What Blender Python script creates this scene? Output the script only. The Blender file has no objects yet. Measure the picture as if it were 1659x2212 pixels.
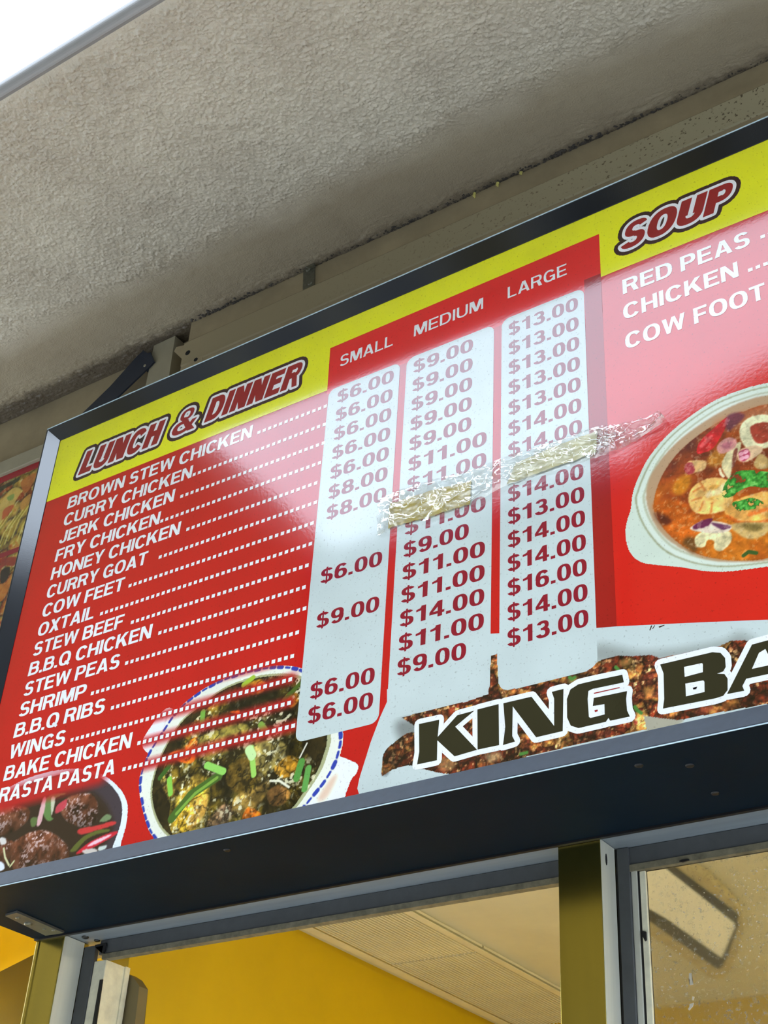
import bpy, bmesh, math, random
import numpy as np
from mathutils import Vector, Matrix
from mathutils.geometry import tessellate_polygon, delaunay_2d_cdt

S = bpy.context.scene
COL = S.collection
PI = math.pi

# ---------------------------------------------------------------- camera
cam_d = bpy.data.cameras.new('camera')
cam = bpy.data.objects.new('camera', cam_d)
COL.objects.link(cam)
S.camera = cam
cam_d.sensor_fit = 'VERTICAL'
cam_d.sensor_height = 24.0
cam_d.lens = 24.0 * 3009.321 / 2212.0
cam_d.clip_start = 0.05
cam.matrix_world = Matrix(((0.8263393,0.2784723,0.4895064,0.0000000),(0.5606690,-0.4886515,-0.6684834,-1.6000000),(0.0530439,0.8268451,-0.5599227,1.6000000),(0.0000000,0.0000000,0.0000000,1.0000000)))

# ---------------------------------------------------------------- sky and exposure
S.view_settings.view_transform = 'Standard'
S.view_settings.look = 'None'
S.view_settings.gamma = 1.0
S.view_settings.use_curve_mapping = False
S.view_settings.exposure = -0.43
w = bpy.data.worlds.new('overcast_sky')
S.world = w
w.use_nodes = True
w.node_tree.nodes['Background'].inputs[0].default_value = (0.80, 0.93, 1.10, 1)
w.node_tree.nodes['Background'].inputs[1].default_value = 8.6

# ---------------------------------------------------------------- helpers
def lin(c):
    return tuple(((v / 255) / 12.92 if v / 255 <= 0.04045 else ((v / 255 + 0.055) / 1.055) ** 2.4) for v in c)

def node_mat(name):
    m = bpy.data.materials.new(name)
    m.use_nodes = True
    nt = m.node_tree
    b = nt.nodes['Principled BSDF']
    return m, nt, b

def noise(nt, scale, detail=3, rough=0.5, stretch=None):
    tc = nt.nodes.new('ShaderNodeTexCoord')
    mp = nt.nodes.new('ShaderNodeMapping')
    if stretch: mp.inputs['Scale'].default_value = stretch
    n = nt.nodes.new('ShaderNodeTexNoise')
    n.inputs['Scale'].default_value = scale
    n.inputs['Detail'].default_value = detail
    n.inputs['Roughness'].default_value = rough
    nt.links.new(tc.outputs['Object'], mp.inputs[0])
    nt.links.new(mp.outputs[0], n.inputs['Vector'])
    return n

def ramp(nt, src, stops):
    r = nt.nodes.new('ShaderNodeValToRGB')
    el = r.color_ramp.elements
    while len(el) < len(stops): el.new(0.5)
    for e, (p, c) in zip(el, stops):
        e.position = p; e.color = (*c, 1)
    nt.links.new(src, r.inputs[0])
    return r

def bump(nt, b, src, dist, strength=1.0):
    bp = nt.nodes.new('ShaderNodeBump')
    bp.inputs['Distance'].default_value = dist
    bp.inputs['Strength'].default_value = strength
    nt.links.new(src, bp.inputs['Height'])
    nt.links.new(bp.outputs[0], b.inputs['Normal'])

def mat(name, rgb, rough=0.5, metal=0.0, var=0.12, vscale=25, bd=0.0, bscale=200, stretch=None, spec=0.5, raw=False):
    """plain procedural surface: noise-varied colour and a little relief"""
    m, nt, b = node_mat(name)
    c = rgb if raw else lin(rgb)
    n = noise(nt, vscale, 4, 0.6, stretch)
    d = tuple(v * (1 - var) for v in c); l = tuple(min(1, v * (1 + var)) for v in c)
    r = ramp(nt, n.outputs['Fac'], [(0.3, d), (0.7, l)])
    nt.links.new(r.outputs[0], b.inputs['Base Color'])
    b.inputs['Roughness'].default_value = rough
    b.inputs['Metallic'].default_value = metal
    b.inputs['Specular IOR Level'].default_value = spec
    if bd:
        n2 = noise(nt, bscale, 3)
        bump(nt, b, n2.outputs['Fac'], bd)
    return m

PGAIN = 0.84
def pcol(rgb):
    return tuple(min(0.9, v / PGAIN) for v in lin(rgb))

def finish_print(nt, b, colour_out):
    """gloss, orange peel and small dirt flecks of the laminated vinyl print"""
    n = noise(nt, 210, 2, 0.6)
    fl = ramp(nt, n.outputs['Fac'], [(0.31, (0.50, 0.47, 0.44)), (0.37, (1, 1, 1))])
    n3 = noise(nt, 9, 3)
    big = ramp(nt, n3.outputs['Fac'], [(0.35, (0.93, 0.93, 0.93)), (0.6, (1, 1, 1))])
    mx = nt.nodes.new('ShaderNodeMix'); mx.data_type = 'RGBA'; mx.blend_type = 'MULTIPLY'
    mx.inputs['Factor'].default_value = 0.55
    nt.links.new(colour_out, mx.inputs[6]); nt.links.new(fl.outputs[0], mx.inputs[7])
    mx2 = nt.nodes.new('ShaderNodeMix'); mx2.data_type = 'RGBA'; mx2.blend_type = 'MULTIPLY'
    mx2.inputs['Factor'].default_value = 1.0
    nt.links.new(mx.outputs[2], mx2.inputs[6]); nt.links.new(big.outputs[0], mx2.inputs[7])
    nt.links.new(mx2.outputs[2], b.inputs['Base Color'])
    b.inputs['Roughness'].default_value = 0.07
    b.inputs['IOR'].default_value = 1.62
    n2 = noise(nt, 160, 2, 0.5)
    bump(nt, b, n2.outputs['Fac'], 0.00003)

def pmat(name, rgb):
    m, nt, b = node_mat(name)
    r = nt.nodes.new('ShaderNodeRGB'); r.outputs[0].default_value = (*pcol(rgb), 1)
    finish_print(nt, b, r.outputs[0])
    return m

def paint_material(name):
    m, nt, b = node_mat(name)
    a = nt.nodes.new('ShaderNodeVertexColor'); a.layer_name = 'ink'
    finish_print(nt, b, a.outputs['Color'])
    return m

def mesh_obj(name, verts, faces, m, parent=None, smooth=False):
    me = bpy.data.meshes.new(name)
    me.from_pydata([tuple(v) for v in verts], [], faces)
    me.materials.append(m)
    if smooth:
        me.shade_smooth()
    o = bpy.data.objects.new(name, me)
    COL.objects.link(o)
    if parent: o.parent = parent
    return o

def bm_obj(name, bm, m, parent=None, smooth=False):
    me = bpy.data.meshes.new(name)
    bmesh.ops.recalc_face_normals(bm, faces=bm.faces)
    bm.to_mesh(me); bm.free()
    me.materials.append(m)
    if smooth: me.shade_smooth()
    o = bpy.data.objects.new(name, me)
    COL.objects.link(o)
    if parent: o.parent = parent
    return o

def thing(name, label, cat, group=None, loc=(0, 0, 0)):
    o = bpy.data.objects.new(name, None)
    COL.objects.link(o)
    o.empty_display_size = 0.1
    o['label'] = label; o['category'] = cat
    if group: o['group'] = group
    return o

def tag(o, label, cat, group=None):
    o['label'] = label; o['category'] = cat
    if group: o['group'] = group
    return o

def struct(o):
    o['kind'] = 'structure'
    return o

def add_box(bm, x0, x1, y0, y1, z0, z1, bev=0.0):
    r = bmesh.ops.create_cube(bm, size=1.0)
    vs = r['verts']
    for v in vs:
        v.co = Vector(((x0 + x1) / 2 + v.co.x * (x1 - x0), (y0 + y1) / 2 + v.co.y * (y1 - y0), (z0 + z1) / 2 + v.co.z * (z1 - z0)))
    if bev:
        es = list({e for v in vs for e in v.link_edges})
        bmesh.ops.bevel(bm, geom=es, offset=bev, segments=2, affect='EDGES', profile=0.5)
    return vs

def box(name, x0, x1, y0, y1, z0, z1, m, parent=None, bev=0.0):
    bm = bmesh.new(); add_box(bm, x0, x1, y0, y1, z0, z1, bev)
    return bm_obj(name, bm, m, parent)

def add_prism(bm, pts3, off):
    """extrude a planar polygon (3D points) by the vector off"""
    n = len(pts3)
    a = [bm.verts.new(p) for p in pts3]
    b = [bm.verts.new(Vector(p) + Vector(off)) for p in pts3]
    bm.faces.new(a); bm.faces.new(b[::-1])
    for i in range(n):
        j = (i + 1) % n
        bm.faces.new([a[i], b[i], b[j], a[j]])

def slab(name, pts, y0, y1, m, parent=None):
    """upright plate: outline in x,z between two depths"""
    bm = bmesh.new()
    add_prism(bm, [(p[0], y0, p[1]) for p in pts], (0, y1 - y0, 0))
    bmesh.ops.triangulate(bm, faces=[f for f in bm.faces if len(f.verts) > 4])
    return bm_obj(name, bm, m, parent)

def screw(name, pos, axis, r, m, parent):
    """pan head screw with a cross slot; axis is the outward direction"""
    bm = bmesh.new()
    prof = [(0, 1.0), (0.25, 0.98), (0.42, 0.8), (0.5, 0.45)]
    seg = 14
    rings = []
    for h, q in prof:
        rings.append([bm.verts.new((q * r * math.cos(2 * PI * i / seg), q * r * math.sin(2 * PI * i / seg), h * r)) for i in range(seg)])
    for a, b in zip(rings, rings[1:]):
        for i in range(seg):
            j = (i + 1) % seg
            bm.faces.new([a[i], a[j], b[j], b[i]])
    c = bm.verts.new((0, 0, 0.28 * r))
    for i in range(seg):
        bm.faces.new([rings[-1][i], rings[-1][(i + 1) % seg], c])
    rot = Vector((0, 0, 1)).rotation_difference(Vector(axis)).to_matrix().to_4x4()
    bmesh.ops.transform(bm, matrix=Matrix.Translation(pos) @ rot, verts=bm.verts)
    return bm_obj(name, bm, m, parent, True)

# ---- flat print shapes: polygons in board coordinates (x, z) at a depth y
def tri(poly):
    return tessellate_polygon([[Vector((p[0], p[1], 0)) for p in poly]])

def flat(name, polys, y, m, parent):
    vs = []; fs = []
    for p in polys:
        k = len(vs)
        vs += [(q[0], y, q[1]) for q in p]
        ar = sum(p[i][0] * p[(i + 1) % len(p)][1] - p[(i + 1) % len(p)][0] * p[i][1] for i in range(len(p)))
        if len(p) <= 4 and len(p) >= 3 and convex(p):
            idx = list(range(k, k + len(p)))
            fs.append(idx if ar > 0 else idx[::-1])
        else:
            for t in tri(p):
                a, b, c = t
                s = (p[b][0] - p[a][0]) * (p[c][1] - p[a][1]) - (p[c][0] - p[a][0]) * (p[b][1] - p[a][1])
                if abs(s) < 1e-12: continue
                fs.append([k + a, k + b, k + c] if s > 0 else [k + a, k + c, k + b])
    return mesh_obj(name, vs, fs, m, parent)

def flat_union(name, polys, y, m, parent):
    """one clean sheet from overlapping pen shapes"""
    K = 100.0
    vs = []; fc = []
    for p in polys:
        k = len(vs)
        ar = sum(p[i][0] * p[(i + 1) % len(p)][1] - p[(i + 1) % len(p)][0] * p[i][1] for i in range(len(p)))
        if abs(ar) < 1e-12: continue
        q = p if ar > 0 else p[::-1]
        vs += [Vector((a[0] * K, a[1] * K)) for a in q]
        fc.append(list(range(k, len(vs))))
    r = delaunay_2d_cdt(vs, [], fc, 0, 1e-5)
    V = [(v.x / K, y, v.y / K) for v in r[0]]
    F = [list(f) for f, o_ in zip(r[2], r[5]) if o_]
    F = [f if sum(V[f[i]][0] * V[f[(i + 1) % len(f)]][2] - V[f[(i + 1) % len(f)]][0] * V[f[i]][2] for i in range(len(f))) > 0 else f[::-1] for f in F]
    return mesh_obj(name, V, F, m, parent)

def convex(p):
    sg = 0
    n = len(p)
    for i in range(n):
        a, b, c = p[i], p[(i + 1) % n], p[(i + 2) % n]
        s = (b[0] - a[0]) * (c[1] - b[1]) - (b[1] - a[1]) * (c[0] - b[0])
        if abs(s) < 1e-14: continue
        if sg == 0: sg = 1 if s > 0 else -1
        elif (s > 0) != (sg > 0): return False
    return True

def rounded(x0, x1, z0, z1, r, n=6, corners='abcd'):
    out = []
    for cx, cz, a0, k in ((x1 - r, z1 - r, 0, 'b'), (x0 + r, z1 - r, 90, 'a'), (x0 + r, z0 + r, 180, 'd'), (x1 - r, z0 + r, 270, 'c')):
        if k in corners:
            for i in range(n + 1):
                t = math.radians(a0 + 90 * i / n)
                out.append((cx + r * math.cos(t), cz + r * math.sin(t)))
        else:
            out.append((x1 if k in 'bc' else x0, z1 if k in 'ab' else z0))
    return out

def dilate(polys, r, n=8):
    """polygons grown by a round pen of radius r"""
    out = list(polys)
    for p in polys:
        L = len(p)
        for i in range(L):
            a = p[i]; b = p[(i + 1) % L]
            dx, dz = b[0] - a[0], b[1] - a[1]
            d = math.hypot(dx, dz)
            if d > 1e-9:
                nx, nz = -dz / d * r, dx / d * r
                out.append([(a[0] + nx, a[1] + nz), (a[0] - nx, a[1] - nz), (b[0] - nx, b[1] - nz), (b[0] + nx, b[1] + nz)])
            out.append([(a[0] + r * math.cos(2 * PI * k / n), a[1] + r * math.sin(2 * PI * k / n)) for k in range(n)])
    return out

# ---------------------------------------------------------------- a bold grotesque drawn by hand
def R(x0, z0, x1, z1): return [[(x0, z0), (x1, z0), (x1, z1), (x0, z1)]]
def P(*p): return [list(p)]
def ARC(cx, cz, rx, rz, tx, tz, a0, a1, p=2.35, seg=None):
    n = seg or max(3, int(abs(a1 - a0) / 13))
    tx = min(tx, rx * .66); tz = min(tz, rz * .66)
    def pt(a, qx, qz):
        c, s = math.cos(a), math.sin(a)
        return (cx + qx * math.copysign(abs(c) ** (2 / p), c), cz + qz * math.copysign(abs(s) ** (2 / p), s))
    out = []
    for i in range(n):
        a = math.radians(a0 + (a1 - a0) * i / n); b = math.radians(a0 + (a1 - a0) * (i + 1) / n)
        out.append([pt(a, rx, rz), pt(b, rx, rz), pt(b, rx - tx, rz - tz), pt(a, rx - tx, rz - tz)])
    return out

def glyphs(t=0.20, h=0.165):
    G = {}
    G['A'] = (.80, P((0, 0), (t + .02, 0), (.42, .80), (.51, 1), (.29, 1)) + P((.80, 0), (.78 - t, 0), (.38, .80), (.29, 1), (.51, 1)) + R(.17, .20, .63, .20 + h))
    G['B'] = (.74, R(0, 0, t, 1) + R(t, 1 - h, .44, 1) + R(t, .44, .46, .44 + h) + R(t, 0, .46, h) + ARC(.42, .72, .27, .28, t, h, -90, 90) + ARC(.44, .302, .30, .302, t, h, -90, 90))
    G['C'] = (.77, ARC(.39, .5, .39, .52, t + .01, h + .01, 33, 327))
    G['D'] = (.76, R(0, 0, t, 1) + R(t, 1 - h, .38, 1) + R(t, 0, .38, h) + ARC(.36, .5, .40, .5, t, h, -90, 90))
    G['E'] = (.66, R(0, 0, t, 1) + R(t, 1 - h, .65, 1) + R(t, .43, .60, .43 + h) + R(t, 0, .66, h))
    G['F'] = (.62, R(0, 0, t, 1) + R(t, 1 - h, .62, 1) + R(t, .40, .56, .40 + h))
    G['G'] = (.80, ARC(.39, .5, .39, .52, t + .01, h + .01, 35, 322) + R(.62, 0, .78, .5) + R(.42, .38, .78, .38 + h - .02))
    G['H'] = (.74, R(0, 0, t, 1) + R(.74 - t, 0, .74, 1) + R(t, .42, .74 - t, .42 + h))
    G['I'] = (t, R(0, 0, t, 1))
    G['J'] = (.56, R(.56 - t, .28, .56, 1) + ARC(.28, .29, .28, .31, t, h, 178, 362))
    G['K'] = (.79, R(0, 0, t, 1) + P((t, .27), (t, .55), (.50, 1), (.76, 1)) + P((.29, .52), (.45, .69), (.79, 0), (.54, 0)))
    G['L'] = (.62, R(0, 0, t, 1) + R(t, 0, .62, h))
    G['M'] = (.90, R(0, 0, t - .02, 1) + R(.92 - t, 0, .90, 1) + P((.0, 1), (.28, 1), (.45, .33), (.45, .0), (.36, 0)) + P((.90, 1), (.62, 1), (.45, .33), (.45, 0), (.54, 0)))
    G['N'] = (.75, R(0, 0, t - .01, 1) + R(.76 - t, 0, .75, 1) + P((0, 1), (t + .02, 1), (.75, 0), (.73 - t, 0)))
    G['O'] = (.82, ARC(.41, .5, .41, .52, t + .01, h, 0, 360))
    G['P'] = (.70, R(0, 0, t, 1) + R(t, 1 - h, .42, 1) + R(t, .36, .42, .36 + h) + ARC(.40, .68, .30, .32, t, h, -90, 90))
    G['Q'] = (.82, ARC(.41, .5, .41, .52, t + .01, h, 0, 360) + P((.40, .22), (.52, .33), (.82, .04), (.70, -.08)))
    G['R'] = (.76, R(0, 0, t, 1) + R(t, 1 - h, .46, 1) + R(t, .41, .46, .41 + h) + ARC(.44, .705, .30, .295, t, h, -90, 90) + P((.36, .42), (.56, .50), (.60, .44), (.60, .30), (.40, .42)) + P((.38, .44), (.60, .47), (.76, 0), (.53, 0)))
    G['S'] = (.70, ARC(.35, .72, .32, .30, t, h, 22, 270) + ARC(.35, .285, .345, .305, t, h, 90, -160) + P((.25, .60), (.35, .42), (.46, .42), (.46, .44), (.36, .585)))
    G['T'] = (.68, R(0, 1 - h, .68, 1) + R(.34 - t / 2, 0, .34 + t / 2, 1))
    G['U'] = (.74, R(0, .34, t, 1) + R(.74 - t, .34, .74, 1) + ARC(.37, .345, .37, .365, t, h, 180, 360))
    G['W'] = (1.08, P((0, 1), (t + .01, 1), (.36, 0), (.20, 0)) + P((.20, 0), (.36, 0), (.62, 1), (.46, 1)) + P((.46, 1), (.62, 1), (.88, 0), (.72, 0)) + P((.72, 0), (.88, 0), (1.08, 1), (1.07 - t, 1)))
    G['X'] = (.76, P((0, 0), (.24, 0), (.75, 1), (.51, 1)) + P((.76, 0), (.52, 0), (.01, 1), (.25, 1)))
    G['Y'] = (.76, P((.38 - t / 2, .42), (.38 + t / 2, .42), (.76, 1), (.53, 1), (.38, .62), (.23, 1), (0, 1)) + R(.38 - t / 2, 0, .38 + t / 2, .45))
    G['&'] = (.84, ARC(.36, .775, .23, .245, .13, .11, 0, 360) + ARC(.33, .26, .33, .28, .18, .15, 60, 330) + P((.17, .70), (.36, .66), (.84, 0), (.58, 0)) + P((.50, .16), (.60, .02), (.80, .46), (.63, .46)) + P((.20, .50), (.34, .40), (.47, .62), (.38, .66)))
    d = .60
    G['0'] = (d, ARC(.30, .49, .30, .51, t, h - .02, 0, 360, 2.5))
    G['1'] = (.52, R(.24, 0, .24 + t, 1) + P((.03, .66), (.24, .70), (.24 + t / 2, 1), (.27, 1), (.20, .86), (.03, .80)))
    G['3'] = (d, ARC(.29, .725, .26, .275, t, h, 165, -90) + ARC(.29, .29, .30, .305, t, h, 90, -165) + R(.20, .45, .32, .58))
    G['4'] = (.62, R(.34, 0, .34 + t - .01, 1) + R(0, .20, .62, .20 + h) + P((0, .22), (0, .38), (.34, 1), (.46, 1), (.46, .80), (.15, .36)))
    G['6'] = (d, ARC(.30, .32, .295, .335, t, h - .01, 0, 360) + ARC(.31, .5, .31, .51, t, h, 40, 185))
    G['8'] = (d, ARC(.30, .74, .265, .265, t - .01, h - .02, 0, 360) + ARC(.30, .28, .30, .295, t, h - .01, 0, 360))
    G['9'] = (d, ARC(.30, .67, .295, .335, t, h - .01, 0, 360) + ARC(.29, .49, .31, .51, t, h, -140, 5))
    G['$'] = (.60, ARC(.30, .72, .28, .27, t - .01, h - .01, 22, 270) + ARC(.30, .285, .30, .295, t - .01, h - .01, 90, -160) + R(.26, -.10, .34, 1.08) + P((.22, .60), (.28, .45), (.40, .42), (.32, .57)))
    G['.'] = (t, R(0, 0, t, h + .02))
    return G

FONT = glyphs()
HEAVY = glyphs(.30, .235)

def lettering(s, x0, x1, zb, cap, shear=0.0, font=FONT, gap=0.085, space=0.30):
    """polygons of the string, fitted between x0 and x1 on the baseline zb"""
    pen = 0; out = []
    for ch in s:
        if ch == ' ': pen += space; continue
        wd, polys = font[ch]
        out += [[(pen + q[0], q[1]) for q in p] for p in polys]
        pen += wd + gap
    W = pen - gap
    k = (x1 - x0) / W
    return [[(x0 + q[0] * k + shear * q[1] * cap, zb + q[1] * cap) for q in p] for p in out]

# ---------------------------------------------------------------- painted photographs (ink values on a fine grid)
rng = np.random.default_rng(7)

def vnoise(u, v, f, seed=0):
    x = u * f; y = v * f
    xi = np.floor(x).astype(np.int64); yi = np.floor(y).astype(np.int64)
    fx = x - xi; fy = y - yi
    fx = fx * fx * (3 - 2 * fx); fy = fy * fy * (3 - 2 * fy)
    def hsh(a, b):
        n = (a * 374761393 + b * 668265263 + seed * 974634777) & 0x7fffffff
        n = ((n ^ (n >> 13)) * 1274126177) & 0x7fffffff
        return ((n ^ (n >> 16)) & 0xffff) / 65535.0
    return (hsh(xi, yi) * (1 - fx) + hsh(xi + 1, yi) * fx) * (1 - fy) + (hsh(xi, yi + 1) * (1 - fx) + hsh(xi + 1, yi + 1) * fx) * fy

def fbm(u, v, f, o=4, seed=0):
    t = 0; a = 1; s = 0
    for i in range(o):
        t = t + a * vnoise(u, v, f * 2 ** i, seed + i * 17); s += a; a *= .55
    return t / s

def voronoi(u, v, f, seed=0):
    x = u * f; y = v * f
    xi = np.floor(x).astype(np.int64); yi = np.floor(y).astype(np.int64)
    def hs(a, b, k):
        n = (a * 374761393 + b * 668265263 + (seed + k) * 974634777) & 0x7fffffff
        n = ((n ^ (n >> 13)) * 1274126177) & 0x7fffffff
        return ((n ^ (n >> 16)) & 0xffff) / 65535.0
    f1 = np.full(u.shape, 9.); f2 = np.full(u.shape, 9.); idv = np.zeros(u.shape)
    for i in (-1, 0, 1):
        for j in (-1, 0, 1):
            a = xi + i; b = yi + j
            d = np.hypot(a + hs(a, b, 1) - x, b + hs(a, b, 2) - y)
            n = d < f1
            f2 = np.where(n, f1, np.minimum(f2, d))
            idv = np.where(n, hs(a, b, 3), idv)
            f1 = np.where(n, d, f1)
    return f1, f2, idv

class Canvas:
    def __init__(s, u0, u1, v0, v1, step, bg):
        s.u = np.arange(u0, u1 + step, step); s.v = np.arange(v0, v1 + step, step)
        s.U, s.V = np.meshgrid(s.u, s.v)
        s.c = np.empty(s.U.shape + (3,)); s.c[:] = bg
        s.mask = np.zeros(s.U.shape, bool); s.step = step
    def inside(s, pts):
        pts = np.array(pts)
        m = np.zeros(s.U.shape, bool)
        lo = pts.min(0); hi = pts.max(0)
        i0, i1 = np.searchsorted(s.v, [lo[1], hi[1]]); j0, j1 = np.searchsorted(s.u, [lo[0], hi[0]])
        if i0 >= i1 or j0 >= j1: return m
        U = s.U[i0:i1, j0:j1]; V = s.V[i0:i1, j0:j1]
        mm = np.zeros(U.shape, bool)
        n = len(pts)
        for k in range(n):
            x0, y0 = pts[k]; x1, y1 = pts[(k + 1) % n]
            if y0 == y1: continue
            c = (V < y0) != (V < y1)
            mm ^= c & (U < (x1 - x0) * (V - y0) / (y1 - y0) + x0)
        m[i0:i1, j0:j1] = mm
        return m
    def smooth(s, pts, n=6):
        """closed Catmull-Rom through the points"""
        p = np.array(pts); L = len(p); out = []
        for i in range(L):
            a, b, c, d = p[i - 1], p[i], p[(i + 1) % L], p[(i + 2) % L]
            for t in np.arange(n) / n:
                out.append(.5 * (2 * b + (c - a) * t + (2 * a - 5 * b + 4 * c - d) * t * t + (3 * b - a - 3 * c + d) * t ** 3))
        return out
    def blur(s, a, k):
        if k < 1: return a
        ker = np.hanning(2 * k + 3)[1:-1]; ker /= ker.sum()
        p = np.pad(a, k, mode='edge')
        p = sum(ker[i] * p[i:i + a.shape[0], :] for i in range(2 * k + 1))
        return sum(ker[i] * p[:, i:i + a.shape[1]] for i in range(2 * k + 1))
    def fill(s, pts, col, alpha=1.0, soft=0, rnd=True, mark=False, shade=None):
        q = s.smooth(pts) if rnd else pts
        m = s.inside(q)
        if mark: s.mask |= m
        a = m.astype(float)
        if soft: a = s.blur(a, soft)
        a = (a * alpha)[..., None]
        col = np.array(col, float)
        if shade is not None: col = col * shade[..., None]
        s.c = s.c * (1 - a) + col * a
        return m
    def field(s, m, colfield, alpha=1.0):
        a = (m.astype(float) * alpha)[..., None]
        s.c = s.c * (1 - a) + colfield * a
    def line(s, pts, w, col, alpha=1.0, soft=0):
        d = np.full(s.U.shape, 9.)
        for a, b in zip(pts, pts[1:]):
            ax, ay = a; bx, by = b
            L2 = (bx - ax) ** 2 + (by - ay) ** 2 + 1e-12
            t = np.clip(((s.U - ax) * (bx - ax) + (s.V - ay) * (by - ay)) / L2, 0, 1)
            d = np.minimum(d, np.hypot(s.U - ax - t * (bx - ax), s.V - ay - t * (by - ay)))
        a = np.clip((w / 2 - d) / (s.step * (1 + soft)) + .5, 0, 1)[..., None] * alpha
        s.c = s.c * (1 - a) + np.array(col, float) * a
    def build(s, name, y, m, parent, clip=None):
        mask = s.mask if clip is None else s.mask & clip
        q = mask[:-1, :-1] & mask[1:, :-1] & mask[:-1, 1:] & mask[1:, 1:]
        used = np.zeros(s.U.shape, bool)
        used[:-1, :-1] |= q; used[1:, :-1] |= q; used[:-1, 1:] |= q; used[1:, 1:] |= q
        idx = -np.ones(s.U.shape, int); idx[used] = np.arange(used.sum())
        vs = np.stack([s.U[used], np.full(used.sum(), y), s.V[used]], 1)
        f = np.stack([idx[:-1, :-1][q], idx[:-1, 1:][q], idx[1:, 1:][q], idx[1:, :-1][q]], 1)
        me = bpy.data.meshes.new(name)
        me.vertices.add(len(vs)); me.vertices.foreach_set('co', vs.ravel().astype(np.float32))
        me.loops.add(f.size); me.loops.foreach_set('vertex_index', f.ravel().astype(np.int32))
        me.polygons.add(len(f)); me.polygons.foreach_set('loop_start', (np.arange(len(f)) * 4).astype(np.int32))
        me.update(calc_edges=True)
        ca = me.color_attributes.new('ink', 'FLOAT_COLOR', 'POINT')
        c = np.clip(s.c[used], 0, 255) / 255
        l = np.where(c <= .04045, c / 12.92, ((c + .055) / 1.055) ** 2.4) / PGAIN
        ca.data.foreach_set('color', np.concatenate([np.minimum(l, .9), np.ones((len(l), 1))], 1).ravel().astype(np.float32))
        me.materials.append(m)
        o = bpy.data.objects.new(name, me); COL.objects.link(o); o.parent = parent
        return o

def palette(t, cols):
    t = np.clip(t, 0, .9999) * (len(cols) - 1)
    i = t.astype(int); f = (t - i)[..., None]
    c = np.array(cols, float)
    return c[i] * (1 - f) + c[np.minimum(i + 1, len(cols) - 1)] * f

def chunks(cv, f, cols, seed, edge=.55, gloss=.25, glosscol=(225, 215, 170)):
    """cooked pieces: cells of different browns, dark between, wet lights on top"""
    U = cv.U + .006 * (fbm(cv.U, cv.V, 70, 3, seed) - .5); V = cv.V + .006 * (fbm(cv.U, cv.V, 70, 3, seed + 5) - .5)
    f1, f2, i = voronoi(U, V, f, seed)
    n = fbm(cv.U, cv.V, f * 3, 4, seed + 3)
    c = palette(.65 * i + .7 * (n - .3), cols)
    e = np.clip((f2 - f1) / edge, 0, 1) ** .6
    c = c * (.35 + .65 * e)[..., None]
    g = fbm(cv.U, cv.V, f * 5, 3, seed + 9)
    w_ = np.clip((g - (1 - gloss)) * 6 + .9, 0, 1) * np.clip(1.4 - 2 * f1, 0, 1)
    w_ = np.clip((g - .62) * 9, 0, 1) * gloss * 3 * np.clip(1.5 - 1.6 * f1, 0, 1)
    w_ = np.clip(w_, 0, 1)[..., None]
    return c * (1 - w_) + np.array(glosscol, float) * w_

# ================================================================ MATERIALS
M_black = mat('black_satin_metal', (14, 18, 25), 0.12, 0.0, 0.15, 12, 0.00002, 500, spec=1.0)
M_soffit = mat('black_sheet_metal', (14, 27, 38), 0.55, 0.0, 0.15, 5, 0.0002, 30, spec=0.04)
M_lit_flank = mat('lit_flank_tone', (206, 206, 192), 0.45, 0.1, 0.10, 40, 0.00005, 300, (1, 1, 0.05))  # paler tone paints the light falling on the side faces of the extrusions
M_dark = mat('grey_anodised_rail', (84, 86, 88), 0.45, 0.2, 0.1, 40)
M_alum = mat('brushed_aluminium', (196, 178, 92), 0.2, 1.0, 0.10, 40, 0, 300, (1, 1, 0.05))  # yellow reflected from across the street is put into this base colour
M_alumh = mat('brushed_aluminium_rail', (136, 146, 154), 0.42, 0.2, 0.12, 40, 0.00005, 300, (0.05, 1, 1))
M_dull = mat('grimy_rail_lip', (118, 112, 92), 0.6, 0.1, 0.35, 60, 0.0002, 200)
M_cream = mat('cream_painted_stile', (236, 232, 206), 0.5, 0.0, 0.15, 30, 0.0001, 200)
M_rubber = mat('black_rubber', (18, 18, 22), 0.5)
M_screw = mat('dark_screw', (70, 70, 68), 0.4, 0.8)
M_steel = mat('galvanised_strap', (112, 110, 94), 0.45, 0.5, 0.2, 120, 0.0002, 300)
M_beige = mat('ageing_cream_paint', (158, 148, 118), 0.6, 0.0, 0.12, 14, 0.0003, 90)
M_brown = mat('tobacco_stained_paint', (158, 143, 112), 0.6, 0.0, 0.16, 9, 0.0003, 90)
M_plate = mat('pale_cover_plate', (156, 149, 126), 0.55, 0.0, 0.06, 20)
M_hole = mat('drilled_hole', (8, 8, 10), 0.9)
M_yellow = mat('yellow_wall_paint', (226, 190, 0), 0.5, 0.0, 0.06, 4, 0.0002, 120)
M_inceil = mat('kitchen_ceiling_paint', (226, 224, 200), 0.6, 0.0, 0.06, 5)
M_rib = mat('ribbed_cream_plastic', (238, 234, 208), 0.45, 0.0, 0.08, 8)
M_grey = mat('brown_grey_panel', (120, 108, 74), 0.5, 0.0, 0.1, 10)
M_road = mat('asphalt', (74, 73, 72), 0.9, 0.0, 0.15, 3, 0.002, 40)
M_tile = mat('kitchen_floor', (206, 200, 184), 0.4)
M_floor = mat('concrete', (190, 186, 178), 0.9, 0.0, 0.15, 3, 0.002, 40)
M_facade = mat('ochre_render', (68, 56, 0), 0.8, 0.0, 0.1, 2)
M_facade2 = mat('grey_brick_facade', (52, 50, 46), 0.8, 0.0, 0.15, 3)
M_roof = mat('dark_roofing', (50, 48, 50), 0.8)
M_darkglass = mat('dark_window_glass', (20, 24, 30), 0.1)

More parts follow.
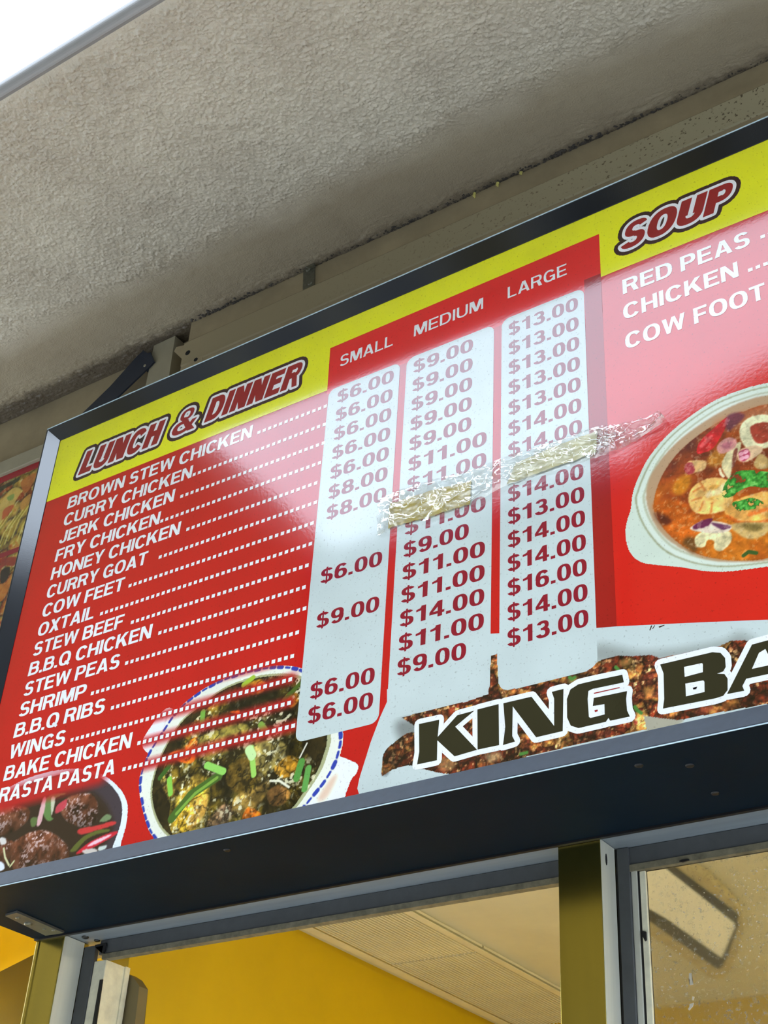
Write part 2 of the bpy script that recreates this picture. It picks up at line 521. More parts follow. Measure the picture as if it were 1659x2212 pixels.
# ================================================================ SETTING: canopy, wall band, kitchen, street
def ceil_z(y): return 3.946 + 0.1127 * (y - 0.25)
m, nt, b = node_mat('sprayed_stucco')
n = noise(nt, 5, 4, 0.6)
r = ramp(nt, n.outputs['Fac'], [(0.3, lin((184, 174, 156))), (0.7, lin((200, 191, 172)))])
n9 = noise(nt, 260, 2)
tc = nt.nodes.new('ShaderNodeTexCoord'); sp = nt.nodes.new('ShaderNodeSeparateXYZ')
nt.links.new(tc.outputs['Object'], sp.inputs[0])
n7 = noise(nt, 7, 4, .6); n8 = noise(nt, 45, 4, .7)
def mth(op, a, bb):
    q = nt.nodes.new('ShaderNodeMath'); q.operation = op
    for k_, v_ in enumerate((a, bb)):
        if isinstance(v_, (int, float)): q.inputs[k_].default_value = v_
        else: nt.links.new(v_, q.inputs[k_])
    return q.outputs[0]
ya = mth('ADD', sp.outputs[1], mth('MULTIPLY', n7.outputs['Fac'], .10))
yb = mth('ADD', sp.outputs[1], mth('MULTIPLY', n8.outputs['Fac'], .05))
g1 = ramp(nt, mth('MAXIMUM', ya, 0.0), [(.05, (1, 1, 1)), (.15, (.68, .64, .57))])  # shade towards the wall put into the ceiling colour
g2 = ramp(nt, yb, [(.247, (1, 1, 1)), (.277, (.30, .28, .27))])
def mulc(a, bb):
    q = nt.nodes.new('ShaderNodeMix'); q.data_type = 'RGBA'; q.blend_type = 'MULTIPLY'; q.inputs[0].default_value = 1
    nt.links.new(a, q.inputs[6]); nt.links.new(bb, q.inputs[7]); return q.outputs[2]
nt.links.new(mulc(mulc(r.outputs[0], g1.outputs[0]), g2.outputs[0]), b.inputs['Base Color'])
b.inputs['Roughness'].default_value = 0.55
b.inputs['Roughness'].default_value = 0.42
bump(nt, b, n9.outputs['Fac'], 0.0014)
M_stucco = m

def stucco():
    xs = np.arange(-2.96, -0.18, 0.0021); ys = np.arange(-0.542, 0.30, 0.0021)
    X, Y = np.meshgrid(xs, ys)
    A = X + .010 * (fbm(X, Y, 60, 2, 3) - .5); B = Y + .010 * (fbm(X, Y, 60, 2, 8) - .5)
    n1 = fbm(A, B, 135, 2, 1); n2 = fbm(A, B, 210, 1, 31); n3 = fbm(A, B, 40, 2, 57)
    ridge = np.clip(1 - np.abs(n1 - .5) * 5.0, 0, 1) ** 1.3
    rough = ridge * .0034 * (.5 + n3) + n2 * .0030 + n3 * .004
    edge = 0.02 + .05 * (fbm(X, Y, 5, 3, 12) - .5)
    k = np.clip((Y - edge) / .05, 0, 1)
    near = np.clip((Y - .17) / .07, 0, 1)
    flat_ = fbm(A * .8, B * 1.5, 34, 3, 44) * .003
    hgt = rough * (1 - k) + flat_ * k * .8 + near * .010 * np.abs(fbm(X, Y * 2, 45, 4, 77) - .5)
    fade = np.clip((Y + .542) / .02, 0, 1)
    Z = 3.946 + .1127 * (Y - .25) - hgt * fade
    me = bpy.data.meshes.new('ceiling')
    h, w_ = X.shape
    me.vertices.add(X.size); me.vertices.foreach_set('co', np.stack([X, Y, Z], -1).ravel().astype(np.float32))
    I = np.arange(X.size).reshape(h, w_)
    f = np.stack([I[:-1, :-1], I[1:, :-1], I[1:, 1:], I[:-1, 1:]], -1).reshape(-1, 4)
    me.loops.add(f.size); me.loops.foreach_set('vertex_index', f.ravel().astype(np.int32))
    me.polygons.add(len(f)); me.polygons.foreach_set('loop_start', (np.arange(len(f)) * 4).astype(np.int32))
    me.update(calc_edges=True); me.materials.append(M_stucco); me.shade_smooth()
    o = bpy.data.objects.new('ceiling', me); COL.objects.link(o); struct(o)
stucco()
# canopy slab above the stucco, and its two ends
def ceil_slab(name, x0, x1, y0, y1, gap, th, m):
    bm = bmesh.new()
    add_prism(bm, [(x0, y0, ceil_z(y0) + gap), (x0, y1, ceil_z(y1) + gap), (x0, y1, ceil_z(y1) + th), (x0, y0, ceil_z(y0) + th)], (x1 - x0, 0, 0))
    return struct(bm_obj(name, bm, m))
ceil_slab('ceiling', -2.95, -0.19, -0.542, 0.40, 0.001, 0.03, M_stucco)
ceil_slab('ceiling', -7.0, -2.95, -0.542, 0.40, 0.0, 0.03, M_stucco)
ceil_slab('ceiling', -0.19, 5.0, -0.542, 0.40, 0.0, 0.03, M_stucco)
# rounded drip edge along the front of the canopy
bm = bmesh.new()
zc = ceil_z(-0.542)
prof = [(-0.542, zc)] + [(-0.550 - .016 * math.sin(t), zc - .004 + .018 * (1 - math.cos(t)) ) for t in np.linspace(0, PI / 2, 8)] + [(-0.566, zc + .022), (-0.542, zc + .03)]
add_prism(bm, [(-7.0, p[0], p[1]) for p in prof], (12, 0, 0))
M_lip = mat('canopy_edge_metal', (150, 148, 146), 0.5, 0.1, 0.05, 3)
struct(bm_obj('trim_1', bm, M_lip))

struct(box('wall_back', -2.118, 5, 0.305, 0.40, 2.40, 4.0, M_brown))
struct(box('wall_back', -7, -2.118, 0.305, 0.40, 2.56, 4.0, M_brown))
struct(box('wall_back', -7, -3.0, 0.305, 0.40, 2.40, 2.56, M_brown))
struct(box('wall_back', -7, -3.0, 0.305, 0.40, 0, 2.40, M_brown))
struct(box('wall_back', 1.0, 5, 0.305, 0.40, 0, 2.40, M_brown))
struct(box('wall_back', -3.0, 1.0, 0.305, 0.40, 0, 1.05, M_brown))
# the stepped beam over the board
bm = bmesh.new()
zt = ceil_z(.25)
prof = [(.305, 3.0), (.240, 3.0), (.240, 3.868), (.243, 3.874), (.250, 3.876), (.250, zt + .004), (.305, zt + .01)]
add_prism(bm, [(-1.995, p[0], p[1]) for p in prof], (6, 0, 0))
struct(bm_obj('trim_2', bm, M_brown))
M_speck, nt, b = node_mat('speckled_cream_moulding')
n = noise(nt, 150, 2, .5)
r = ramp(nt, n.outputs['Fac'], [(0.31, lin((96, 84, 62))), (0.37, lin((176, 167, 136)))])
tc = nt.nodes.new('ShaderNodeTexCoord'); sp = nt.nodes.new('ShaderNodeSeparateXYZ'); mr = nt.nodes.new('ShaderNodeMapRange')
mr.inputs['From Min'].default_value = -1.7; mr.inputs['From Max'].default_value = -.6
nt.links.new(tc.outputs['Object'], sp.inputs[0]); nt.links.new(sp.outputs[0], mr.inputs[0])
mx = nt.nodes.new('ShaderNodeMix'); mx.data_type = 'RGBA'
nt.links.new(mr.outputs[0], mx.inputs[0]); mx.inputs[6].default_value = (*lin((156, 143, 112)), 1); nt.links.new(r.outputs[0], mx.inputs[7])
nt.links.new(mx.outputs[2], b.inputs['Base Color']); b.inputs['Roughness'].default_value = .5
bm = bmesh.new()
prof = [(.2399, 3.790), (.2375, 3.794), (.2375, 3.866), (.2399, 3.868)]
add_prism(bm, [(-1.9945, p[0], p[1]) for p in prof], (6, 0, 0))
struct(bm_obj('trim_3', bm, M_speck))
# flat cover plate at the end of the beam
struct(slab('trim_4', [(-2.1326,3.9385),(-2.0600,3.9395),(-2.0552,3.7875),(-2.1352,3.7865)], .262, .304, M_plate))
hp = thing('end_bracket', 'cream end bracket with two dark bolt holes on the beam above the black frame', 'bracket')
slab('plate', [(-2.0223,3.8671),(-1.9335,3.8460),(-1.9204,3.7672),(-1.9623,3.7778),(-2.0270,3.8545)], .238, .2499, M_brown, hp)
for q, rr in (([(-1.9764,3.8274)][0], .0072), ([(-1.9445,3.7917)][0], .0056)):
    slab('bolt_hole', [(q[0] + rr * math.cos(a) * 1.1, q[1] + rr * math.sin(a)) for a in np.linspace(0, 2 * PI, 15)[:-1]], .2368, .2379, M_hole, hp)

# kitchen shell behind the window
struct(box('wall_left', -2.10, -2.03, 0.41, 1.90, 0, 2.62, M_yellow))
struct(box('wall_far', -2.03, 1.2, 1.86, 1.94, 0, 2.62, M_yellow))
struct(box('wall_right', 1.0, 1.08, 0.41, 1.86, 0, 2.62, M_tile))
struct(box('ceiling', -2.10, 1.2, 0.40, 1.94, 2.605, 2.66, M_inceil))
struct(box('floor', -2.03, 1.0, 0.41, 1.86, 0.0, 0.02, M_tile))
struct(box('wall_side', -4.0, -2.05, 0.80, 0.86, 0, 2.86, M_yellow))  # yellow wall set back in a bay made up to hold its light
struct(box('ceiling', -4.0, -2.11, 0.40, 0.86, 2.80, 2.86, M_inceil))
struct(box('wall_side', -4.0, -3.94, 0.40, 0.80, 0, 2.80, M_yellow))
struct(box('floor', -12, 8, -3.4, 0.4, -0.2, 0.0, M_floor))
struct(box('floor', -40, 40, -40, -3.4, -0.3, -0.1, M_road))

# ================================================================ MENU BOARD
board = thing('menu_board', 'large red and yellow lunch and dinner menu board in a black frame under the canopy', 'sign')
XL, XR, ZB, ZT = -2.079, -0.20, 2.4270, 3.4380        # visible print
FW = 0.0345; FY = -0.018
box('cabinet', XL - FW + .001, XR + FW - .001, 0.004, 0.229, ZB - FW + .0008, ZT + FW - .001, M_soffit, board)
box('bottom_panel', XL - FW + .0012, XR + FW - .0012, -.0172, .2285, ZB - FW - .0008, ZB - FW - .0001, M_soffit, board)
box('rear_lip', XL - FW + .001, XR + FW, 0.2292, 0.2365, ZB - FW - .004, ZB - FW + .03, M_rubber, board)
box('print_panel', XL - .003, XR + .003, 0.0, 0.0038, ZB - .003, ZT + .003, pmat('red_print_base', (184, 12, 16)), board)
prof = [(0, .003), (0, -.0168), (.0006, -.0178), (.0016, -.018), (.0030, -.018), (.0040, -.0172), (.0338, -.0016), (.0345, -.0009), (.0345, -.0003)]
def rail(name, a, b, inward, label=None):
    """mitred frame rail from corner a to b (outer corners), profile leaning back to the print"""
    bm = bmesh.new(); A = []; B = []
    d = Vector((b[0] - a[0], b[1] - a[1])).normalized(); n_ = Vector(inward)
    for w_, y in prof:
        pa = Vector(a) + n_ * w_ + d * w_; pb = Vector(b) + n_ * w_ - d * w_
        A.append(bm.verts.new((pa.x, y, pa.y))); B.append(bm.verts.new((pb.x, y, pb.y)))
    for i in range(len(prof) - 1):
        bm.faces.new([A[i], A[i + 1], B[i + 1], B[i]])
    bm.faces.new([A[-1], A[0], B[0], B[-1]]); bm.faces.new(A); bm.faces.new(B)
    return bm_obj(name, bm, M_black, board)
x0, x1, z0, z1 = XL - FW, XR + FW, ZB - FW, ZT + FW
rail('frame_rail', (x0, z1), (x1, z1), (0, -1)); low_rail = rail('frame_rail', (x0, z0), (x1, z0), (0, 1))
low_rail.data.materials[0] = mat('grey_blue_rail', (54, 62, 73), .35, 0, .12, 60, .00003, 500)  # lower rail in a paler grey-blue than the other rails
M_edge_highlight = mat('edge_highlight_tone', (196, 220, 232), .3, 0, .2, 30)  # highlight line along the rail lips put in as a pale colour
box('highlight_edge', x0 + .002, x1 - .002, -.01835, -.0172, z1 - .0026, z1 + .0002, M_edge_highlight, board)
box('highlight_edge', x0 + .002, x1 - .002, -.01835, -.0172, z0 - .0006, z0 + .0009, M_edge_highlight, board)
rail('frame_rail', (x0, z0), (x0, z1), (1, 0)); rail('frame_rail', (x1, z0), (x1, z1), (-1, 0))
for q in [(-1.4564,0.0219),(-0.7344,0.0237),(-0.6743,0.0548),(-0.6814,0.1570)]:
    screw('screw', (q[0], q[1], 2.3925), (0, 0, -1), .0062, M_rubber, board)

# ---- print, layer by layer, all on the face of the board
E_ = 0.00008
red2 = pmat('bright_red_print', (200, 24, 18)); stripe = pmat('dark_red_print', (152, 14, 16))
M_py = pmat('yellow_print', (236, 246, 14)); M_pw = pmat('white_print', (186, 196, 192)); M_letter = pmat('white_lettering', (236, 242, 244))
M_crim = pmat('crimson_numerals', (132, 2, 34)); M_head = pmat('heading_red', (142, 12, 18)); M_maroon = pmat('maroon_outline', (44, 8, 12)); M_ink = pmat('black_ink', (38, 36, 22))
flat('bright_red_field', [[(-.7465, 2.50), (XR, 2.50), (XR, 3.29), (-.7465, 3.29)]], -E_, red2, board)
flat('header_red_field', [[(-1.3236, 3.20), (-.7455, 3.20), (-.7455, 3.3843), (-1.3262, 3.3775)]], -E_, pmat('header_red_print', (216, 24, 26)), board)
flat('body_red_field', [[(XL, 2.50), (-.7785, 2.50), (-.7785, 3.262), (XL, 3.262)]], -2 * E_, pmat('body_red_print', (184, 12, 16)), board)
flat('dark_red_stripe', [[(-.7785, 2.59), (-.7465, 2.59), (-.7457, 3.29), (-.7775, 3.29)]], -2 * E_, stripe, board)
flat('yellow_band', [[(XL, 3.2714), (-1.3236, 3.2714), (-1.3262, 3.3780), (XL, 3.44)], [(XL, 3.44), (-1.3262, 3.3780), (-.7453, 3.3838), (-.7453, 3.44)], [(-.7457, 3.2812), (XR, 3.2812), (XR, 3.44), (-.7453, 3.44)]], -3 * E_, M_py, board)
white_shape = [(-1.1435,2.5942),(-1.1421,2.5722),(-1.1538,2.5480),(-1.1688,2.5090),(-1.1857,2.4529),(-1.1883,2.4368),(-1.1836,2.4256)] + [(-1.23, 2.4262), (XR, 2.4262), (XR, 2.50)] + [(-0.5265,2.5490),(-0.6083,2.5680),(-0.6643,2.5806),(-0.7471,2.5989),(-0.7785,2.6049)] + [(-0.9587,2.6438),(-0.9580,2.5914)]
flat('white_cutout', [white_shape], -3 * E_, M_pw, board)

M_paint = paint_material('printed_food_photograph')
RED = (184, 12, 16)
# --- jerk chicken strip behind the big words
cv = Canvas(-1.22, XR, 2.4262, 2.62, .0012, (186, 196, 192))
jc = chunks(cv, 34, [(28, 16, 14), (70, 26, 18), (120, 44, 24), (60, 26, 20), (160, 84, 40), (205, 150, 70), (140, 50, 40)], 5, .5, .22, (235, 190, 120))
dt = fbm(cv.U, cv.V, 130, 4, 91); cr_ = np.clip(1 - np.abs(fbm(cv.U, cv.V, 60, 4, 92) - .5) * 14, 0, 1)
jc = jc * (np.clip(.35 + 1.3 * dt, 0, 1.6) * (1 - .5 * cr_))[..., None]
jc = jc * 1.35 * (.45 + .95 * fbm(cv.U, cv.V, 16, 3, 2))[..., None]
lump = [(-1.1446,2.4524),(-1.1433,2.4853),(-1.1246,2.4995),(-1.0909,2.5090),(-1.0368,2.4806),(-0.9663,2.4581),(-0.9322,2.4290),(-0.9580,2.4271),(-1.0187,2.4259),(-1.0711,2.4446),(-1.0967,2.4553),(-1.1276,2.4535),(-1.1410,2.4486)]
bgk = [(-1.1125,2.5381),(-1.0726,2.5400),(-0.9947,2.5389),(-0.9595,2.5422),(-0.9549,2.6052),(-0.9440,2.6064),(-0.9409,2.5557),(-0.9249,2.5403),(-0.7969,2.5393),(-0.7767,2.5505)] + [(-0.7642,2.5521),(-0.7482,2.5521),(-0.7248,2.5450),(-0.6958,2.5396),(-0.6848,2.5317),(-0.5988,2.5273),(-0.5802,2.5312),(-0.5607,2.5270),(-0.5473,2.5176),(-0.4890,2.5079)] + [(XR, 2.585), (XR, 2.4262)] + [(-0.5393,2.4273),(-0.6632,2.4325),(-0.6940,2.4433),(-0.7125,2.4503),(-0.7095,2.4297),(-0.8084,2.4292)] + [(-0.9322,2.4266),(-1.0857,2.5169)]
cv.fill([(-1.1237,2.5332),(-1.0776,2.5255),(-1.0816,2.4902),(-1.1102,2.4964)], (96, 98, 94), .7, 12)
cv.fill([(-0.7774,2.5783),(-0.7051,2.5471),(-0.5983,2.5331),(-0.5739,2.5403),(-0.5565,2.5337),(-0.5473,2.5176),(-0.5940,2.5201),(-0.6870,2.5263),(-0.7785,2.5476)], (126, 130, 124), .75, 12)
cv.fill([(-0.7125,2.4503),(-0.6805,2.4507),(-0.6553,2.4392),(-0.6636,2.4261),(-0.7082,2.4266)], (160, 154, 134), 1, 2)
m1 = cv.inside(cv.smooth(lump, 4)); m2 = cv.inside(bgk)
cv.field(m1 | m2, jc)
for pts, c_ in (([(-1.0468,2.4551),(-1.0222,2.4525),(-1.0137,2.4359),(-1.0352,2.4341)], (226, 180, 110)), ([(-0.9635,2.4440),(-0.9426,2.4457),(-0.9348,2.4368),(-0.9529,2.4308)], (232, 200, 140)),
                ([(-0.8258,2.5347),(-0.8135,2.5358),(-0.8116,2.5272),(-0.8240,2.5261)], (230, 214, 110)), ([(-0.7446,2.5430),(-0.7249,2.5420),(-0.7274,2.5326),(-0.7412,2.5320)], (230, 186, 90)),
                ([(-0.7102,2.4905),(-0.6969,2.4902),(-0.6957,2.4773),(-0.7090,2.4785)], (214, 160, 80)), ([(-0.6313,2.4431),(-0.6151,2.4422),(-0.6139,2.4353),(-0.6283,2.4349)], (206, 84, 60)),
                ([(-0.6007,2.4435),(-0.5795,2.4422),(-0.5838,2.4340),(-0.5978,2.4354)], (190, 120, 50)), ([(-1.1424,2.4621),(-1.1307,2.4584),(-1.1329,2.4480),(-1.1430,2.4495)], (20, 18, 22))):
    cv.fill(pts, c_, .42, 3)
for pts in ([(-0.7250,2.4667),(-0.7215,2.4601),(-0.7160,2.4550)], [(-0.8237,2.5363),(-0.8197,2.5322),(-0.8155,2.5343)], [(-0.9041,2.4340),(-0.8940,2.4343)], [(-0.7510,2.5345),(-0.7472,2.5295)]):
    cv.line(pts, .005, (70, 120, 50))
cv.mask[:] = True
cv.mask &= m1 | m2 | (np.abs(cv.c - np.array((186, 196, 192.))).sum(-1) > 6)
jm = cv.inside(white_shape)
cv.build('chicken_photograph', -4 * E_, M_paint, board, jm)

# --- bowl of curry
cv = Canvas(-1.83, -1.00, 2.4262, 2.76, .0012, RED)
rim = [(-1.6544,2.5209),(-1.6580,2.5562),(-1.6482,2.5893),(-1.6239,2.6242),(-1.5943,2.6611),(-1.5548,2.6837),(-1.5071,2.6974),(-1.4587,2.7018),(-1.4069,2.7002),(-1.3553,2.6902),(-1.3104,2.6701),(-1.2678,2.6280),(-1.2352,2.5785),(-1.2221,2.5321),(-1.2254,2.5009),(-1.2327,2.4814),(-1.2486,2.4585),(-1.2707,2.4369),(-1.2983,2.4113),(-1.3321,2.3868),(-1.4106,2.3669),(-1.5096,2.3779),(-1.5715,2.4038),(-1.6041,2.4295),(-1.6283,2.4625)]
hL = [(-1.6667,2.6170),(-1.6471,2.6489),(-1.6268,2.6686),(-1.6126,2.6714),(-1.6003,2.6640),(-1.5844,2.6468),(-1.6154,2.5795),(-1.6507,2.5928)]
hR = [(-1.2403,2.4987),(-1.2002,2.4844),(-1.1891,2.4746),(-1.1911,2.4626),(-1.2006,2.4530),(-1.2079,2.4352),(-1.2184,2.4195),(-1.2772,2.4126),(-1.2723,2.4528)]
cv.fill(hR, (214, 218, 206), mark=True); cv.fill([(-1.2402,2.4647),(-1.2283,2.4649),(-1.2462,2.4323),(-1.2642,2.4332)], (190, 140, 110), .6, 6)
cv.fill(hL, (226, 226, 222), mark=True); cv.line([(-1.6133,2.6655),(-1.6211,2.6191)], .004, (190, 180, 176), .7, 2)
cv.fill(rim, (206, 206, 190), mark=True)
dash = np.array(cv.smooth(rim, 8)); dash = np.vstack([dash, dash[:1]])
ds = np.r_[0, np.cumsum(np.hypot(*np.diff(dash, axis=0).T))]
cw = np.array((-1.50, 2.53))
for k in range(int(ds[-1] / .0172)):
    for dd in (0, .0045):
        t0_ = k * .0172 + dd
        pa = np.array([np.interp(t0_, ds, dash[:, q]) for q in (0, 1)]); pb_ = np.array([np.interp(t0_ + .0045, ds, dash[:, q]) for q in (0, 1)])
        cv.line([pa + (cw - pa) * .02, pb_ + (cw - pb_) * .02], .0062 + .002 * math.sin(k * 2.3), (34, 52, 140))
inner = [(-1.6209,2.5059),(-1.6228,2.5434),(-1.6096,2.5871),(-1.5785,2.6335),(-1.5394,2.6559),(-1.4898,2.6763),(-1.4352,2.6818),(-1.3871,2.6774),(-1.3426,2.6655),(-1.3079,2.6463),(-1.2753,2.6072),(-1.2547,2.5392),(-1.2592,2.5053),(-1.2690,2.4809),(-1.2878,2.4558),(-1.3152,2.4259),(-1.3644,2.3974),(-1.4457,2.3881),(-1.5201,2.4006),(-1.5737,2.4338),(-1.6025,2.4662)]
cv.fill([tuple(np.array((-1.50, 2.55)) + (np.array(p) - (-1.50, 2.55)) * 1.03) for p in inner], (150, 150, 110))
mi = cv.fill(inner, (34, 26, 10))
cc = chunks(cv, 26, [(52, 38, 10), (96, 76, 20), (140, 112, 34), (110, 92, 26), (176, 150, 62), (84, 62, 22), (150, 128, 48)], 11, .42, .30, (226, 214, 160))
food = [(-1.6045,2.5226),(-1.6013,2.5621),(-1.5719,2.5966),(-1.5524,2.6277),(-1.5139,2.6515),(-1.4546,2.6732),(-1.3869,2.6759),(-1.3389,2.6626),(-1.3139,2.6420),(-1.3040,2.5500),(-1.3016,2.5276),(-1.2735,2.4950),(-1.2739,2.4687),(-1.2986,2.4422),(-1.3213,2.4258),(-1.3641,2.3948),(-1.4595,2.3930),(-1.5384,2.4089),(-1.5733,2.4500),(-1.5760,2.4835)]
mf = cv.inside(cv.smooth(food))
big = np.clip(fbm(cv.U, cv.V, 20, 3, 21) * 1.7 - .22, .22, 1.15)[..., None]
cv.field(mi & (cv.blur(mf.astype(float), 3) > .5), cc * big)
Y1, Y2 = (196, 152, 40), (150, 110, 26)
sh = .75 + .5 * fbm(cv.U, cv.V, 60, 3, 4)
for pts, c_ in (([(-1.5675,2.4654),(-1.5417,2.5048),(-1.5086,2.5123),(-1.4967,2.5016),(-1.5121,2.4716),(-1.5189,2.4323),(-1.5459,2.4316)], Y1), ([(-1.5256,2.4714),(-1.4979,2.4881),(-1.4916,2.4705),(-1.4979,2.4473),(-1.5219,2.4301),(-1.5308,2.4424)], (190, 140, 60)),
                ([(-1.3535,2.5113),(-1.3291,2.5199),(-1.3088,2.5076),(-1.3096,2.4864),(-1.3375,2.4839),(-1.3551,2.4982)], (190, 132, 34)), ([(-1.5442,2.5193),(-1.5250,2.5281),(-1.5056,2.5145),(-1.5142,2.5051),(-1.5355,2.5092)], (150, 118, 40)),
                ([(-1.4408,2.6728),(-1.4107,2.6773),(-1.3917,2.6609),(-1.4071,2.6499),(-1.4457,2.6592)], (206, 160, 30)), ([(-1.3486,2.6331),(-1.3292,2.6342),(-1.3193,2.6176),(-1.3359,2.6073)], (214, 150, 30)),
                ([(-1.4539,2.5291),(-1.4217,2.5364),(-1.3924,2.5139),(-1.3953,2.4873),(-1.4260,2.4744),(-1.4560,2.4992)], (104, 78, 26)), ([(-1.4245,2.5565),(-1.3719,2.5564),(-1.3379,2.5408),(-1.3444,2.5149),(-1.3777,2.5000),(-1.4073,2.5279)], (170, 148, 76)),
                ([(-1.5357,2.5917),(-1.4923,2.6026),(-1.4376,2.6019),(-1.4217,2.5841),(-1.4744,2.5757),(-1.5223,2.5745)], (160, 142, 60)), ([(-1.3669,2.4657),(-1.3423,2.4716),(-1.3184,2.4538),(-1.3321,2.4381),(-1.3577,2.4429)], (150, 100, 50)),
                ([(-1.4290,2.4722),(-1.3847,2.4798),(-1.3628,2.4836),(-1.3720,2.4561),(-1.4077,2.4363),(-1.4409,2.4424)], (150, 116, 54)), ([(-1.4862,2.4372),(-1.4569,2.4613),(-1.4346,2.4439),(-1.4452,2.4272),(-1.4781,2.4278)], (160, 120, 90)),
                ([(-1.6008,2.5219),(-1.5846,2.5301),(-1.5694,2.5046),(-1.5818,2.4957)], (130, 100, 40)), ([(-1.5286,2.5700),(-1.5009,2.5699),(-1.4586,2.5609),(-1.4699,2.5464),(-1.5149,2.5501)], (168, 150, 66))):
    cv.fill(pts, c_, .72, 2, shade=sh)
for pts in ([(-1.5597,2.5882),(-1.5367,2.5978),(-1.5340,2.5712),(-1.5529,2.5694)], [(-1.4135,2.4321),(-1.4026,2.4459),(-1.3786,2.4336),(-1.3761,2.4267),(-1.4064,2.4269)], [(-1.5972,2.5787),(-1.5618,2.5799),(-1.5343,2.5626),(-1.5392,2.5508),(-1.5649,2.5575)], [(-1.4688,2.6293),(-1.4480,2.6274),(-1.4471,2.6214)]):
    cv.fill(pts, (226, 112, 24), .95, 1, shade=sh)
# grain, creases and depth of the sauce
dt = fbm(cv.U, cv.V, 120, 4, 71); cr_ = np.clip(1 - np.abs(fbm(cv.U + .004 * dt, cv.V, 42, 4, 72) - .5) * 16, 0, 1)
pch = fbm(cv.U, cv.V, 30, 3, 73)
k_ = (np.clip(.35 + 1.25 * dt, 0, 1.5) * (1 - .62 * cr_) * np.clip(.45 + 1.1 * pch, .3, 1.25))
k_ = np.where(mi, k_, 1)[..., None]
cv.c = np.clip(cv.c * k_ * 1.08, 0, 255)
# wet lights
g = fbm(cv.U, cv.V, 150, 3, 61); g2 = fbm(cv.U, cv.V, 22, 2, 63)
a_ = (np.clip((g - .60) * 12, 0, 1) * np.clip((g2 - .46) * 6, 0, 1) * mf)[..., None]
cv.c = cv.c * (1 - a_ * .85) + np.array((228, 220, 178.)) * a_ * .85
for pts in ([(-1.6499,2.5706),(-1.6165,2.5479),(-1.6254,2.5381)],):
    pass
GR = [([(-1.5677,2.4572),(-1.5326,2.4920),(-1.4750,2.5140)], .017, (64, 96, 34)), ([(-1.5585,2.4638),(-1.5224,2.4928),(-1.4781,2.5118)], .006, (120, 160, 60)), ([(-1.5865,2.5304),(-1.5790,2.5036)], .011, (130, 190, 70)), ([(-1.5045,2.5395),(-1.4660,2.5205)], .013, (140, 200, 90)), ([(-1.4105,2.5507),(-1.3989,2.5015)], .011, (150, 200, 90)), ([(-1.4152,2.5489),(-1.4068,2.5361)], .017, (190, 220, 150)), ([(-1.5302,2.6434),(-1.5290,2.6254)], .011, (110, 160, 60)), ([(-1.4445,2.6752),(-1.4252,2.6839)], .010, (150, 180, 50)), ([(-1.3022,2.5035),(-1.3087,2.4782)], .014, (80, 140, 60)), ([(-1.2868,2.4897),(-1.2909,2.4564)], .012, (90, 150, 70)), ([(-1.3209,2.6466),(-1.3510,2.6251)], .009, (70, 90, 30)), ([(-1.6092,2.5378),(-1.5927,2.5546)], .010, (50, 90, 30)), ([(-1.3959,2.5897),(-1.3842,2.5759)], .012, (120, 150, 60)), ([(-1.5532,2.5810),(-1.5393,2.5925)], .004, (250, 170, 80))]
for pts, wd, c_ in GR: cv.line(pts, wd, c_)
cv.line([(-1.3628,2.4836),(-1.3433,2.4798),(-1.3228,2.4652)], .004, (220, 216, 190)); cv.line([(-1.2945,2.5343),(-1.3010,2.5221),(-1.3062,2.5124)], .003, (216, 210, 190))
# --- red fades that carry the rows of dots across the bowl
for p0, p1, hw in (([(-1.7130,2.6590)][0], [(-1.3323,2.6615)][0], .014), ([(-1.6849,2.6149)][0], [(-1.3306,2.6174)][0], .014), ([(-1.6939,2.5693)][0], [(-1.3159,2.5719)][0], .014), ([(-1.5299,2.7066)][0], [(-1.3434,2.7020)][0], .013)):
    t = np.clip((cv.U - p0[0]) / (p1[0] - p0[0]), -.2, 1.2)
    zc_ = p0[1] + (p1[1] - p0[1]) * t
    d = np.abs(cv.V - zc_)
    a_ = np.clip(1.25 - d / hw, 0, 1) * np.clip((p1[0] + .012 - cv.U) / .02, 0, 1) * np.clip((cv.U - p0[0] + .05) / .04, 0, 1)
    a_ = (a_ ** 1.2 * .93)[..., None]
    cv.c = cv.c * (1 - a_) + np.array((176, 18, 26.)) * a_
cv.build('curry_photograph', -3 * E_, M_paint, board)

# --- black pot of stewed meat
cv = Canvas(XL, -1.635, 2.4262, 2.64, .0012, RED)
cv.fill([(-2.1589,2.5756),(-2.0712,2.5826),(-2.0146,2.5924),(-1.9561,2.6045),(-1.8894,2.6065),(-1.8217,2.5981),(-1.7663,2.5800),(-1.7267,2.5568),(-1.6966,2.5312),(-1.6798,2.5092),(-1.6737,2.4917),(-1.6716,2.4636),(-1.6768,2.4326),(-1.6855,2.3981),(-1.7847,2.3246),(-2.0882,2.3666)], (216, 222, 230), mark=True)
cv.fill([(-2.1543,2.5618),(-2.0670,2.5690),(-2.0109,2.5802),(-1.9530,2.5932),(-1.8798,2.5952),(-1.8128,2.5881),(-1.7695,2.5733),(-1.7373,2.5555),(-1.7107,2.5328),(-1.6946,2.5119),(-1.6872,2.4918),(-1.6862,2.4662),(-1.6948,2.4334),(-1.7070,2.4016),(-1.7905,2.3474),(-2.0966,2.3914)], (58, 48, 56))
cv.fill([(-2.0286,2.5019),(-2.0114,2.5587),(-1.9116,2.5651),(-1.7774,2.5468),(-1.7069,2.4814),(-1.7150,2.4368),(-1.7762,2.4126),(-2.0049,2.4253)], (44, 28, 20), .9, 10)
fl = fbm(cv.U, cv.V, 240, 3, 5); br = fbm(cv.U, cv.V, 60, 3, 6)
